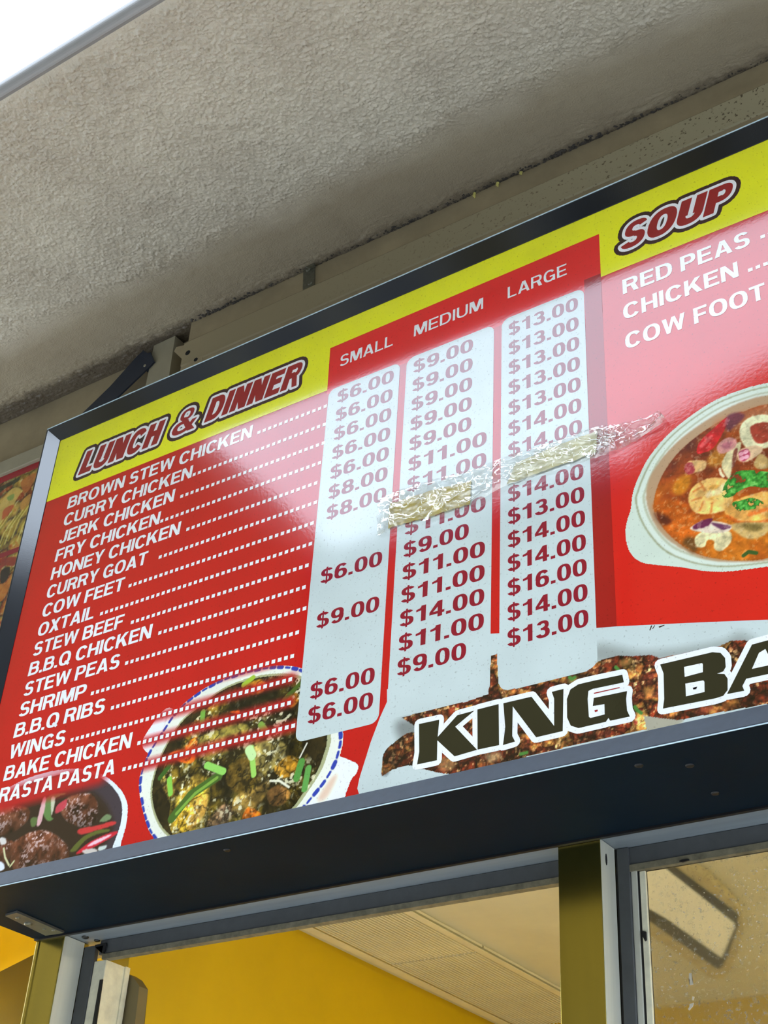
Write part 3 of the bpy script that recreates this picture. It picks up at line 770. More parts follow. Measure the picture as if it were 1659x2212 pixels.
meat = palette(br * 1.3 - .15, [(44, 22, 16), (86, 44, 28), (120, 66, 44), (150, 92, 66)])
wl = (np.clip((fl - .5) * 7, 0, 1) * np.clip((fbm(cv.U, cv.V, 34, 3, 16) - .36) * 5, 0, 1))[..., None]
meat = meat * (1 - .8 * wl) + np.array((226, 196, 190.)) * .8 * wl
for pts in ([(-1.8338,2.5429),(-1.8088,2.5455),(-1.7759,2.5405),(-1.7569,2.5260),(-1.7484,2.5054),(-1.7498,2.4821),(-1.7768,2.4787),(-1.8078,2.4900),(-1.8348,2.5092),(-1.8475,2.5309)], [(-2.0310,2.5548),(-1.9904,2.5574),(-1.9545,2.5507),(-1.9275,2.5383),(-1.9252,2.5182),(-1.9509,2.5032),(-1.9933,2.4983),(-2.0141,2.4994)], [(-1.9513,2.4814),(-1.9084,2.4933),(-1.8641,2.4861),(-1.8189,2.4589),(-1.8015,2.4397),(-1.8051,2.4173),(-1.8677,2.4041),(-1.9312,2.4233),(-1.9544,2.4578)], [(-2.0117,2.4916),(-1.9704,2.4895),(-1.9456,2.4732),(-1.9577,2.4464),(-1.9984,2.4482)]):
    mk = cv.inside(cv.smooth(pts)); a_ = cv.blur(mk.astype(float), 2)
    yy = np.clip((cv.V - np.array(pts)[:, 1].min()) / (np.ptp(np.array(pts)[:, 1])), 0, 1)
    cv.field(a_, meat * (.55 + .55 * yy)[..., None])
for pts, c_ in (([(-1.8916,2.5464),(-1.8767,2.5585),(-1.8364,2.5532),(-1.8613,2.5494),(-1.8706,2.5376),(-1.8652,2.5147),(-1.8571,2.5084),(-1.8731,2.5077),(-1.8895,2.5264)], (96, 130, 70)), ([(-1.8747,2.5507),(-1.8647,2.5500),(-1.8624,2.5288),(-1.8659,2.5173)], (200, 200, 170)),
                ([(-1.8968,2.5536),(-1.8878,2.5507),(-1.8885,2.5068),(-1.9000,2.5069)], (220, 170, 170)), ([(-1.8570,2.5205),(-1.8542,2.5346),(-1.8331,2.5404),(-1.8326,2.5257),(-1.8469,2.5186)], (190, 60, 74)),
                ([(-1.7872,2.4765),(-1.7422,2.4761),(-1.7059,2.4766),(-1.6984,2.4702),(-1.7400,2.4664),(-1.7806,2.4660)], (196, 50, 52)), ([(-1.7985,2.4404),(-1.7724,2.4604),(-1.7400,2.4664),(-1.7136,2.4641),(-1.7112,2.4597),(-1.7383,2.4591),(-1.7645,2.4532),(-1.7851,2.4366)], (90, 96, 40)),
                ([(-1.7801,2.4350),(-1.7482,2.4493),(-1.6986,2.4573),(-1.6927,2.4508),(-1.7421,2.4363),(-1.7769,2.4306)], (200, 30, 50)), ([(-1.7584,2.4406),(-1.7419,2.4482),(-1.7097,2.4530),(-1.7060,2.4501),(-1.7373,2.4417)], (236, 190, 200)),
                ([(-1.7381,2.4847),(-1.7247,2.4928),(-1.7112,2.4869),(-1.7159,2.4807),(-1.7341,2.4805)], (110, 130, 90)), ([(-1.7692,2.4344),(-1.7449,2.4349),(-1.7311,2.4281),(-1.7478,2.4217)], (200, 190, 180)), ([(-1.7296,2.4347),(-1.7116,2.4351),(-1.7132,2.4285),(-1.7280,2.4276)], (196, 206, 196)),
                ([(-2.0000,2.4532),(-1.9710,2.4462),(-1.9634,2.4319),(-1.9938,2.4331)], (220, 226, 236)), ([(-1.9925,2.4957),(-1.9783,2.4933),(-1.9717,2.4824),(-1.9851,2.4822)], (210, 206, 200)), ([(-1.9189,2.5195),(-1.9023,2.5190),(-1.9015,2.5042),(-1.9129,2.5038)], (90, 110, 60))):
    cv.fill(pts, c_, .95, 1)
cv.line([(-1.9757,2.4734),(-1.9669,2.4551),(-1.9521,2.4384)], .004, (200, 196, 150)); cv.line([(-1.9404,2.4436),(-1.9479,2.4353)], .004, (190, 190, 140))
p0, p1 = [(-2.0154,2.5722)][0], [(-1.7376,2.5779)][0]
zc_ = p0[1] + (p1[1] - p0[1]) * (cv.U - p0[0]) / (p1[0] - p0[0])
a_ = (np.clip(1.7 - np.abs(cv.V - zc_) / .020, 0, 1) * np.clip((p1[0] + .01 - cv.U) / .03, 0, 1) * .94)[..., None]
cv.c = cv.c * (1 - a_) + np.array((180, 20, 26.)) * a_
p0, p1 = [(-2.0244,2.6020)][0], [(-1.7893,2.5970)][0]
a_ = (np.clip((cv.V - p0[1] - (p1[1] - p0[1]) * (cv.U - p0[0]) / (p1[0] - p0[0])) / .012, 0, 1) * .5)[..., None]
cv.c = cv.c * (1 - a_) + np.array((180, 20, 26.)) * a_
cv.build('stew_photograph', -4 * E_, M_paint, board)

# --- bowl of seafood soup
cv = Canvas(-.745, XR, 2.60, 3.12, .0011, (200, 24, 18))
cv.fill([(-0.7263,2.7490),(-0.7220,2.7734),(-0.7153,2.7916),(-0.7104,2.8197),(-0.6986,2.8469),(-0.6792,2.8775),(-0.6486,2.9053),(-0.6102,2.9264),(-0.5686,2.9407),(-0.5286,2.9436),(-0.4853,2.9400),(-0.4166,2.9188),(-0.3611,2.8590),(-0.3371,2.7836),(-0.3348,2.7196),(-0.3670,2.6596),(-0.4180,2.6303),(-0.4703,2.6228),(-0.5180,2.6294),(-0.5758,2.6388),(-0.6119,2.6510),(-0.6412,2.6656),(-0.6713,2.6779),(-0.7039,2.6937),(-0.7207,2.7174)], (196, 206, 188), mark=True)
for s_, c_ in ((.965, (150, 152, 118)), (.950, (204, 212, 196)), (.905, (176, 178, 150)), (.885, (208, 214, 200))):
    cen = np.array([(-0.5159,2.7803)][0])
    ring = [(-0.7139,2.8048),(-0.7093,2.8216),(-0.6982,2.8468),(-0.6786,2.8773),(-0.6480,2.9051),(-0.6097,2.9257),(-0.5681,2.9397),(-0.5281,2.9427),(-0.4854,2.9393),(-0.4167,2.9181),(-0.3611,2.8584),(-0.3371,2.7836),(-0.3348,2.7196),(-0.3670,2.6596),(-0.4177,2.6322),(-0.4701,2.6247),(-0.5179,2.6304),(-0.5755,2.6412),(-0.6116,2.6549),(-0.6407,2.6721),(-0.6701,2.6972),(-0.6918,2.7302),(-0.7079,2.7687)]
    cv.fill([tuple(cen + (np.array(p) - cen) * s_) for p in ring], c_, 1, 1)
cv.fill([(-0.6889,2.7985),(-0.6840,2.8312),(-0.6682,2.8558),(-0.6420,2.8802),(-0.6124,2.8974),(-0.5710,2.9128),(-0.5308,2.9205),(-0.4877,2.9172),(-0.4196,2.8944),(-0.3802,2.8488),(-0.3563,2.7695),(-0.3648,2.7097),(-0.4053,2.6622),(-0.4596,2.6395),(-0.5170,2.6392),(-0.5743,2.6549),(-0.6049,2.6684),(-0.6282,2.6862),(-0.6607,2.7202),(-0.6802,2.7573)], (172, 138, 104), 1, 2)
liq = [(-0.6779,2.7800),(-0.6719,2.8109),(-0.6569,2.8401),(-0.6307,2.8677),(-0.5929,2.8887),(-0.5522,2.9011),(-0.5228,2.9024),(-0.4894,2.9008),(-0.4218,2.8769),(-0.3822,2.8340),(-0.3659,2.7624),(-0.3761,2.7136),(-0.4129,2.6688),(-0.4671,2.6499),(-0.5166,2.6432),(-0.5563,2.6514),(-0.5919,2.6661),(-0.6188,2.6833),(-0.6457,2.7110),(-0.6670,2.7452)]
ml = cv.fill(liq, (150, 76, 20))
br = fbm(cv.U, cv.V, 16, 4, 3); hv = np.clip((cv.V - 2.70) / .3, 0, 1)
soup = palette(.25 + .9 * (br - .5) + .55 * hv, [(206, 118, 28), (184, 92, 18), (150, 60, 16), (90, 30, 22), (60, 22, 34)])
cv.field(cv.blur(ml.astype(float), 1), soup)
cv.fill([(-0.5719,2.9018),(-0.4896,2.8996),(-0.4922,2.8751),(-0.5545,2.8762)], (180, 110, 70), .7, 8)
for pts, c_ in (([(-0.6763,2.7896),(-0.6484,2.7868),(-0.6223,2.7645),(-0.6349,2.7533),(-0.6509,2.7498),(-0.6752,2.7735)], (190, 84, 14)), ([(-0.6632,2.7428),(-0.6349,2.7533),(-0.6118,2.7499),(-0.6137,2.7244),(-0.6268,2.7050),(-0.6451,2.7195)], (206, 96, 20)),
                ([(-0.6381,2.8195),(-0.6181,2.8215),(-0.6197,2.7994),(-0.6363,2.7894),(-0.6473,2.8023)], (196, 120, 20)), ([(-0.6752,2.7735),(-0.6509,2.7498),(-0.6631,2.7450),(-0.6741,2.7597)], (70, 20, 16)), ([(-0.6261,2.7134),(-0.6155,2.7014),(-0.6207,2.6839),(-0.6382,2.7065)], (90, 60, 30)),
                ([(-0.5891,2.8384),(-0.5724,2.8505),(-0.5573,2.8449),(-0.5671,2.8212),(-0.5864,2.8237)], (176, 110, 30))):
    cv.fill(pts, c_, .85, 5)
cv.fill([(-0.6029,2.8643),(-0.5939,2.8773),(-0.5729,2.8904),(-0.5541,2.9019),(-0.5509,2.8935),(-0.5647,2.8708),(-0.5800,2.8534),(-0.6018,2.8523)], (186, 22, 30)); cv.fill([(-0.5986,2.8674),(-0.5798,2.8789),(-0.5783,2.8737),(-0.5951,2.8614)], (226, 90, 90), .8, 1)
cv.fill([(-0.5541,2.9019),(-0.5362,2.9042),(-0.5256,2.8930),(-0.5423,2.8808),(-0.5545,2.8762)], (90, 34, 60), .8, 3)
# squid rings
def ring_(outer, hole, c1=(216, 206, 160), c2=(70, 26, 34)):
    cv.fill(outer, c1, 1, 1, shade=.82 + .35 * fbm(cv.U, cv.V, 40, 3, 9)); cv.fill(hole, c2, .95, 1)
ring_([(-0.5365,2.8600),(-0.5327,2.8794),(-0.5164,2.8882),(-0.4914,2.8817),(-0.4762,2.8551),(-0.4773,2.8283),(-0.4975,2.8247),(-0.5165,2.8296),(-0.5292,2.8366)], [(-0.5204,2.8676),(-0.5103,2.8729),(-0.4929,2.8684),(-0.4844,2.8491),(-0.4963,2.8355),(-0.5136,2.8398)], c2=(150, 44, 30))
ring_([(-0.5683,2.8193),(-0.5599,2.8367),(-0.5452,2.8495),(-0.5357,2.8482),(-0.5413,2.8298),(-0.5528,2.8092),(-0.5583,2.7910),(-0.5649,2.8024)], [(-0.5483,2.8370),(-0.5414,2.8389),(-0.5487,2.8122),(-0.5537,2.8095)], (206, 190, 140), (110, 50, 40))
cv.fill([(-0.5697,2.8588),(-0.5555,2.8649),(-0.5426,2.8566),(-0.5458,2.8429),(-0.5656,2.8388),(-0.5726,2.8483)], (196, 130, 120), 1, 1); cv.fill([(-0.5640,2.8566),(-0.5486,2.8554),(-0.5533,2.8457),(-0.5629,2.8470)], (150, 70, 90), .6, 2)
cv.fill([(-0.6204,2.8430),(-0.6046,2.8418),(-0.5914,2.8346),(-0.5943,2.8220),(-0.6102,2.8209),(-0.6200,2.8222)], (206, 160, 100), 1, 1); cv.fill([(-0.6226,2.8415),(-0.6127,2.8401),(-0.6100,2.8231),(-0.6201,2.8210),(-0.6253,2.8309)], (150, 30, 50), .85, 1)
cv.fill([(-0.5409,2.8342),(-0.5253,2.8374),(-0.5070,2.8305),(-0.5081,2.8197),(-0.5297,2.8120),(-0.5423,2.8189)], (206, 170, 130), 1, 1); cv.fill([(-0.5411,2.8320),(-0.5275,2.8337),(-0.5252,2.8193),(-0.5370,2.8147)], (160, 44, 76), .9, 1)
for q in [(-0.5376,2.8284),(-0.5308,2.8293),(-0.5308,2.8202),(-0.5374,2.8204)]: cv.line([q, (q[0] + .001, q[1])], .007, (224, 150, 160))
cv.fill([(-0.5210,2.8043),(-0.5101,2.8182),(-0.4995,2.8053),(-0.5011,2.7904),(-0.5146,2.7931)], (180, 150, 90), .9, 1)
cv.line([(-0.5716,2.8138),(-0.5705,2.8044),(-0.5672,2.7987)], .004, (226, 190, 150))
# prawns
pr = .70 + .6 * fbm(cv.U, cv.V, 55, 3, 19)
cv.fill([(-0.6229,2.7825),(-0.6119,2.7988),(-0.5900,2.8035),(-0.5693,2.7961),(-0.5572,2.7818),(-0.5568,2.7553),(-0.5666,2.7412),(-0.5894,2.7413),(-0.6100,2.7482),(-0.6206,2.7617)], (232, 176, 96), 1, 1, shade=pr)
cv.fill([(-0.5913,2.7871),(-0.5777,2.7879),(-0.5707,2.7799),(-0.5771,2.7733),(-0.5832,2.7688),(-0.5894,2.7643)], (200, 140, 56), .8, 2)
for pts in ([(-0.6146,2.7886),(-0.6006,2.7926)], [(-0.6177,2.7740),(-0.6041,2.7738)], [(-0.6037,2.8027),(-0.5973,2.7848)], [(-0.6076,2.7529),(-0.6008,2.7660)], [(-0.5910,2.7440),(-0.5878,2.7594)]): cv.line(pts, .003, (190, 100, 40), .8, 2)
cv.line([(-0.5903,2.7757),(-0.5769,2.7754),(-0.5687,2.7814)], .011, (246, 224, 170), .7, 3)
cv.fill([(-0.5713,2.7407),(-0.5563,2.7507),(-0.5279,2.7540),(-0.5053,2.7504),(-0.4753,2.7315),(-0.4751,2.7019),(-0.4974,2.6947),(-0.5329,2.7032),(-0.5592,2.7194)], (226, 160, 76), 1, 1, shade=pr)
cv.line([(-0.5677,2.7286),(-0.5505,2.7122),(-0.5237,2.7034),(-0.5103,2.7031)], .006, (200, 90, 24), .9, 2); cv.line([(-0.5347,2.7219),(-0.5083,2.7215)], .007, (226, 110, 40), .9, 2)
cv.fill([(-0.5634,2.7143),(-0.5107,2.6991),(-0.5122,2.6849),(-0.5298,2.6792),(-0.5491,2.6885)], (190, 160, 100), .9, 2); cv.fill([(-0.5471,2.7090),(-0.5186,2.6996),(-0.5232,2.6906),(-0.5409,2.6964)], (110, 90, 40), .8, 3)
cv.fill([(-0.6189,2.7068),(-0.6106,2.7148),(-0.5916,2.7150),(-0.5663,2.7025),(-0.5660,2.6856),(-0.5799,2.6753),(-0.5907,2.6808),(-0.5913,2.6958),(-0.6005,2.6987),(-0.6050,2.6896),(-0.6162,2.6931)], (206, 190, 140), 1, 1, shade=pr + .1)
cv.fill([(-0.6242,2.7257),(-0.6112,2.7323),(-0.5867,2.7274),(-0.5635,2.7123),(-0.5699,2.7037),(-0.5976,2.7106)], (220, 196, 170), 1, 1); cv.fill([(-0.6202,2.7287),(-0.6072,2.7342),(-0.5901,2.7329),(-0.5966,2.7231),(-0.6158,2.7229)], (100, 22, 66), .95, 1); cv.fill([(-0.5925,2.7261),(-0.5761,2.7185),(-0.5637,2.7102),(-0.5769,2.7092)], (84, 30, 70), .9, 1)
dt = fbm(cv.U, cv.V, 130, 4, 81); cr_ = np.clip(1 - np.abs(fbm(cv.U, cv.V, 50, 3, 82) - .5) * 18, 0, 1)
k_ = np.where(ml, np.clip(.78 + .44 * dt, 0, 1.2) * (1 - .10 * cr_), 1)[..., None]
cv.c = np.clip(cv.c * k_, 0, 255)
gl_ = (np.clip((fbm(cv.U, cv.V, 170, 3, 83) - .64) * 14, 0, 1) * ml)[..., None]
cv.c = cv.c * (1 - gl_ * .22) + np.array((240, 220, 180.)) * gl_ * .22
# parsley
gg = fbm(cv.U, cv.V, 130, 3, 33)
for pts in ([(-0.5711,2.7646),(-0.5665,2.7850),(-0.5499,2.7992),(-0.5311,2.7969),(-0.5078,2.7862),(-0.4887,2.7749),(-0.4907,2.7561),(-0.5125,2.7594),(-0.5302,2.7679),(-0.5474,2.7651),(-0.5573,2.7598)], [(-0.5583,2.7492),(-0.5433,2.7485),(-0.5285,2.7477),(-0.5133,2.7338),(-0.5230,2.7286),(-0.5413,2.7305),(-0.5522,2.7342)]):
    mk = cv.inside(cv.smooth(pts)) & (gg > .40)
    cv.field(mk, palette(gg * 1.8 - .5, [(20, 60, 20), (34, 100, 30), (60, 150, 50), (120, 190, 90)]))
for pts in ([(-0.5502,2.6577),(-0.5425,2.6615),(-0.5321,2.6562)],): cv.line(pts, .006, (50, 80, 30))
cv.build('soup_photograph', -3 * E_, M_paint, board)

# --- price columns
col_small = rounded(-1.3190, -1.1560, 2.5400, 3.2690, .016); col_mid = rounded(-1.1415, -.9560, 2.5410, 3.2700, .017, corners='abc'); col_large = rounded(-.9405, -.7785, 2.5410, 3.2725, .016)
flat('price_column', [col_small], -5 * E_, M_pw, board); flat('price_column', [col_mid], -5 * E_, M_pw, board); flat('price_column', [col_large], -5 * E_, M_pw, board)

# --- words
items = [('BROWN STEW CHICKEN', -1.503, 553, 935), ('CURRY CHICKEN', -1.650, 413, 1036), ('JERK CHICKEN', -1.689, 385, 1086), ('FRY CHICKEN', -1.719, 343, 1136), ('HONEY CHICKEN', -1.658, 400, 1145), ('CURRY GOAT', -1.735, 341, 1208),
         ('COW FEET', -1.787, 276, 1274), ('OXTAIL', -1.857, 213, 1336), ('STEW BEEF', -1.770, 280, 1346), ('B.B.Q CHICKEN', -1.689, 340, 1371), ('STEW PEAS', -1.760, 268, 1438), ('SHRIMP', -1.837, 194, 1503),
         ('B.B.Q RIBS', -1.778, 237, 1536), ('WINGS', -1.869, 150, 1603), ('BAKE CHICKEN', -1.694, 296, 1608), ('RASTA PASTA', -1.723, 263, 1668)]
dot_start = [(-1.4884,3.2299),(-1.6468,3.1778),(-1.6715,3.1328),(-1.7159,3.0904),(-1.6402,3.0569),(-1.7031,3.0109),(-1.7730,2.9626),(-1.8389,2.9158),(-1.7486,2.8806),(-1.6703,2.8345),(-1.7444,2.7887),(-1.8221,2.7450),(-1.7610,2.6995),(-1.8534,2.6577),(-1.6774,2.6153),(-1.7039,2.5680)]
dots = []
for k, (s_, xe, _, _) in enumerate(items):
    zb = 3.2283 - .04405 * k
    xs = -2.0062 - .0009 * k
    word = flat_union('menu_lettering', lettering(s_, xs, xe, zb, .0300, .03, gap=.075), -6 * E_, M_letter, board)
    end = [-1.3250, -1.3240, -1.3200, -1.3205, -1.3210, -1.3220, -1.3240, -1.3262, -1.3280, -1.3290, -1.3298, -1.3310, -1.3354, -1.3452, -1.3434, -1.3293][k]
    x = dot_start[k][0]
    while x < end:
        if not (k == 0 and x > 9): dots.append([(x, zb + .0008), (x + .0078, zb + .0008), (x + .0078, zb + .0082), (x, zb + .0082)])
        x += .01335
o = flat('leader_dots', dots, -6 * E_, M_letter, board)
o['kind'] = 'stuff'
pr_ = {'s': (-1.2979, -1.1690, {1: '$6.00', 2: '$6.00', 3: '$6.00', 4: '$6.00', 5: '$6.00', 6: '$8.00', 7: '$8.00', 10: '$6.00', 12: '$9.00', 15: '$6.00', 16: '$6.00'}),
       'm': (-1.1265, -.9990, {1: '$9.00', 2: '$9.00', 3: '$9.00', 4: '$9.00', 5: '$9.00', 6: '$11.00', 7: '$11.00', 9: '$11.00', 10: '$9.00', 11: '$11.00', 12: '$11.00', 13: '$14.00', 14: '$11.00', 15: '$9.00'}),
       'l': (-.9270, -.7905, {1: '$13.00', 2: '$13.00', 3: '$13.00', 4: '$13.00', 5: '$13.00', 6: '$14.00', 7: '$14.00', 9: '$14.00', 10: '$13.00', 11: '$14.00', 12: '$14.00', 13: '$16.00', 14: '$14.00', 15: '$13.00'})}
for kk, (xa, xb, rows) in pr_.items():
    for rno, s_ in rows.items():
        xb_ = xb + .031 if (kk == 'm' and len(s_) == 6) else xb
        zb = 3.2290 - .04405 * (rno - 1)
        flat_union('price_lettering', lettering(s_, xa, xb_, zb, .0288, 0, gap=.07), -6 * E_, M_crim, board)
for s_, xa, xb in (('SMALL', -1.2985, -1.1760), ('MEDIUM', -1.1287, -.9795), ('LARGE', -.9285, -.8100)):
    flat_union('size_lettering', lettering(s_, xa, xb, 3.3188, .0270, 0, glyphs(.155, .13), gap=.11), -6 * E_, M_letter, board)
for s_, xa, xb, zb in (('RED PEAS', -.7070, -.4845, 3.2222), ('CHICKEN', -.7085, -.5092, 3.1660), ('COW FOOT', -.7080, -.4710, 3.1020)):
    flat_union('menu_lettering', lettering(s_, xa, xb, zb, .0325, 0, gap=.09), -6 * E_, M_letter, board)
o = flat('leader_dots', [[(x, z), (x + .0075, z), (x + .0075, z + .007), (x, z + .007)] for z, xa in ((3.2260, -.4670), (3.1670, -.4935), (3.105, -.455)) for x in np.arange(xa, -.25, .0125)], -6 * E_, M_letter, board)
o['kind'] = 'stuff'
L1 = [lettering('LUNCH', -1.9945, -1.7660, 3.3120, .0590, .25, HEAVY, gap=.07), lettering('&', -1.7300, -1.6640, 3.3135, .0590, .25, HEAVY), lettering('DINNER', -1.6390, -1.4020, 3.3160, .0585, .25, HEAVY, gap=.07)]
L2 = [lettering('SOUP', -.7100, -.5130, 3.3225, .0560, .30, HEAVY, gap=.05)]
for L in L1 + L2:
    flat_union('heading_outline', dilate(L, .0138, 10), -4 * E_, M_maroon, board)
    flat_union('heading_edge', dilate(L, .0060), -5 * E_, M_letter, board)
    flat_union('heading_lettering', L, -6 * E_, M_head, board)
K = [[(-1.0801,2.5201),(-1.0437,2.5191),(-1.0454,2.4913),(-1.0120,2.5192),(-0.9821,2.5200),(-1.0150,2.5012),(-0.9763,2.4557),(-1.0147,2.4534),(-1.0458,2.4856),(-1.0454,2.4536),(-1.0804,2.4540),(-1.0775,2.4741)],
     [(-0.9770,2.5206),(-0.9407,2.5211),(-0.9394,2.4553),(-0.9755,2.4558)],
     [(-0.9327,2.5205),(-0.8858,2.5201),(-0.8497,2.4656),(-0.8490,2.5084),(-0.8526,2.5199),(-0.8336,2.5201),(-0.8363,2.4547),(-0.8787,2.4544),(-0.9169,2.5118),(-0.9177,2.4648),(-0.9130,2.4552),(-0.9329,2.4539),(-0.9294,2.4821)],
     [(-0.8098,2.5216),(-0.7855,2.5214),(-0.7412,2.5199),(-0.7394,2.5075),(-0.7879,2.5089),(-0.7944,2.5072),(-0.7960,2.4951),(-0.7949,2.4671),(-0.7924,2.4650),(-0.7707,2.4655),(-0.7704,2.4812),(-0.7884,2.4824),(-0.7864,2.4945),(-0.7352,2.4930),(-0.7372,2.4813),(-0.7367,2.4636),(-0.7329,2.4537),(-0.7627,2.4540),(-0.7650,2.4588),(-0.7692,2.4539),(-0.8117,2.4538),(-0.8235,2.4602),(-0.8289,2.4739),(-0.8286,2.5028),(-0.8226,2.5166)],
     [(-0.6839,2.5215),(-0.6076,2.5208),(-0.5961,2.5168),(-0.5905,2.5076),(-0.5908,2.4941),(-0.5949,2.4884),(-0.6037,2.4874),(-0.5935,2.4843),(-0.5897,2.4766),(-0.5912,2.4600),(-0.5980,2.4531),(-0.6089,2.4520),(-0.6840,2.4543),(-0.6812,2.4681),(-0.6797,2.5066)],
     [(-0.5518,2.5178),(-0.5190,2.5188),(-0.5038,2.4537),(-0.5226,2.4536),(-0.5261,2.4694),(-0.5645,2.4701),(-0.5707,2.4607),(-0.5687,2.4536),(-0.5926,2.4543)]]
flat_union('banner_edge', dilate(K, .0085, 10), -6 * E_, M_letter, board)
for k_ in K: flat('banner_letter', [k_], -7 * E_, M_ink, board)
for k_ in [[(-0.6494,2.5089),(-0.6234,2.5082),(-0.6223,2.5060),(-0.6232,2.4945),(-0.6495,2.4937)], [(-0.6493,2.4836),(-0.6236,2.4821),(-0.6222,2.4798),(-0.6232,2.4648),(-0.6498,2.4645)], [(-0.5435,2.5032),(-0.5553,2.4823),(-0.5265,2.4817),(-0.5343,2.5065)]]: flat('banner_counter', [k_], -8 * E_, M_letter, board)
for k_ in [[(-0.7861,2.5024),(-0.7465,2.5017),(-0.7456,2.5003),(-0.7858,2.5007)], [(-0.7861,2.4754),(-0.7811,2.4754),(-0.7808,2.4726),(-0.7852,2.4724)], [(-0.6394,2.4750),(-0.6328,2.4750),(-0.6346,2.4715),(-0.6386,2.4721)]]: flat('banner_slip', [k_], -8 * E_, M_head, board)
# scratches where the lower sheet was trimmed
for k_ in [[(-0.6935,2.5859),(-0.6920,2.5853),(-0.6955,2.5782),(-0.6968,2.5792)], [(-0.6889,2.5848),(-0.6877,2.5845),(-0.6911,2.5797),(-0.6921,2.5803)], [(-0.6827,2.5809),(-0.6739,2.5816),(-0.6736,2.5802),(-0.6814,2.5789)]]: flat('scuff_mark', [k_], -4 * E_, M_maroon, board)

# ================================================================ TAPE REPAIR
def strip(name, top, bot, m, y, amp, seed, nu=90, nv=14, parent=None):
    def res(p, n_):
        p = np.array(p); d = np.r_[0, np.cumsum(np.hypot(*np.diff(p, axis=0).T))]
        t = np.linspace(0, d[-1], n_)
        return np.stack([np.interp(t, d, p[:, 0]), np.interp(t, d, p[:, 1])], 1)
    a = res(top, nu); b = res(bot, nu)
    T = np.linspace(0, 1, nv)[None, :, None]
    g = a[:, None, :] * (1 - T) + b[:, None, :] * T
    U, V = g[..., 0], g[..., 1]
    si = np.linspace(0, 1, nu)[:, None] * np.hypot(*(a[-1] - a[0])) + 0 * U; ti = T[..., 0] * .05 + 0 * U
    w1 = fbm(si, ti, 30, 2, seed + 2) * .02
    n_ = 1 - np.abs(2 * fbm(si * .45 + ti * .8 + w1, ti * 1.6 - si * .35, 42, 2, seed) - 1) * 3.2
    n2 = 1 - np.abs(2 * fbm(si * .9 - ti * .6, ti * 1.2 + si * .5 + w1, 70, 2, seed + 4) - 1) * 3.2
    big = fbm(si, ti, 22, 2, seed + 6)
    h_ = np.clip(n_, 0, 1) ** .8 * amp + np.clip(n2, 0, 1) * amp * .45 + np.clip(big - .45, 0, 1) * amp * 1.5
    edgef = np.minimum(np.linspace(0, 1, nv), 1 - np.linspace(0, 1, nv))[None, :] * 6
    h_ = h_ * np.clip(edgef + .15, 0, 1)
    wob = (fbm(U, V, 120, 2, seed + 8) - .5) * .004
    vs = np.stack([U, y - h_, V + wob], -1).reshape(-1, 3)
    f = [(i * nv + j, i * nv + j + 1, (i + 1) * nv + j + 1, (i + 1) * nv + j) for i in range(nu - 1) for j in range(nv - 1)]
    return mesh_obj(name, vs, f, m, parent, True)
m, nt, b = node_mat('clear_packing_tape')
tr = nt.nodes.new('ShaderNodeBsdfTransparent'); mx = nt.nodes.new('ShaderNodeMixShader')
b.inputs['Base Color'].default_value = (.90, .92, .88, 1); b.inputs['Roughness'].default_value = .12; b.inputs['Metallic'].default_value = .78
nn = noise(nt, 45, 3); rr = ramp(nt, nn.outputs['Fac'], [(.35, (.14, .14, .14)), (.65, (.44, .44, .44))])
nt.links.new(rr.outputs[0], mx.inputs[0]); nt.links.new(tr.outputs[0], mx.inputs[1]); nt.links.new(b.outputs[0], mx.inputs[2])
nt.links.new(mx.outputs[0], nt.nodes['Material Output'].inputs[0])
M_tape = m
M_strip = mat('yellowed_paper_tape', (186, 164, 78), .22, 0, .22, 40, spec=.8)
M_strip2 = mat('pale_paper_tape', (214, 206, 160), .22, 0, .15, 40, spec=.8)
o = strip('paper_strip', [(-1.1585,2.9513),(-1.0723,2.9498),(-0.9956,2.9415)], [(-1.1589,2.9006),(-1.0702,2.8970),(-0.9964,2.8960)], M_strip, -.0022, .0007, 3, 110, 20)
tag(o, 'yellowed paper strip taped over a price in the medium column', 'tape', 'paper strips hiding prices')
o = strip('paper_strip', [(-0.9109,2.9463),(-0.8445,2.9542),(-0.7631,2.9562)], [(-0.9278,2.9099),(-0.8452,2.9129),(-0.7663,2.9148)], M_strip2, -.0026, .0007, 13, 110, 20)
tag(o, 'pale paper strip taped over a price in the large column', 'tape', 'paper strips hiding prices')
o = strip('clear_tape', [(-1.1775,2.9697),(-1.1039,2.9728),(-0.9941,2.9619),(-0.9288,2.9652),(-0.8443,2.9637),(-0.7629,2.9637),(-0.7301,2.9554)], [(-1.1791,2.8925),(-1.1539,2.8939),(-1.0700,2.8912),(-0.9909,2.8911),(-0.9356,2.9058),(-0.8453,2.9055),(-0.7520,2.9021),(-0.7307,2.9077)], M_tape, -.0042, .0072, 23, 260, 26)
tag(o, 'long crinkled strip of clear tape across two price columns', 'tape')
o = strip('clear_tape', [(-0.7663,2.9612),(-0.7302,2.9547),(-0.6849,2.9512),(-0.6562,2.9528)], [(-0.7648,2.9113),(-0.7291,2.9061),(-0.6934,2.9138),(-0.6464,2.9323)], M_tape, -.0020, .0072, 43, 120, 22)
tag(o, 'short shiny clear tape end pointing at the soup bowl', 'tape')

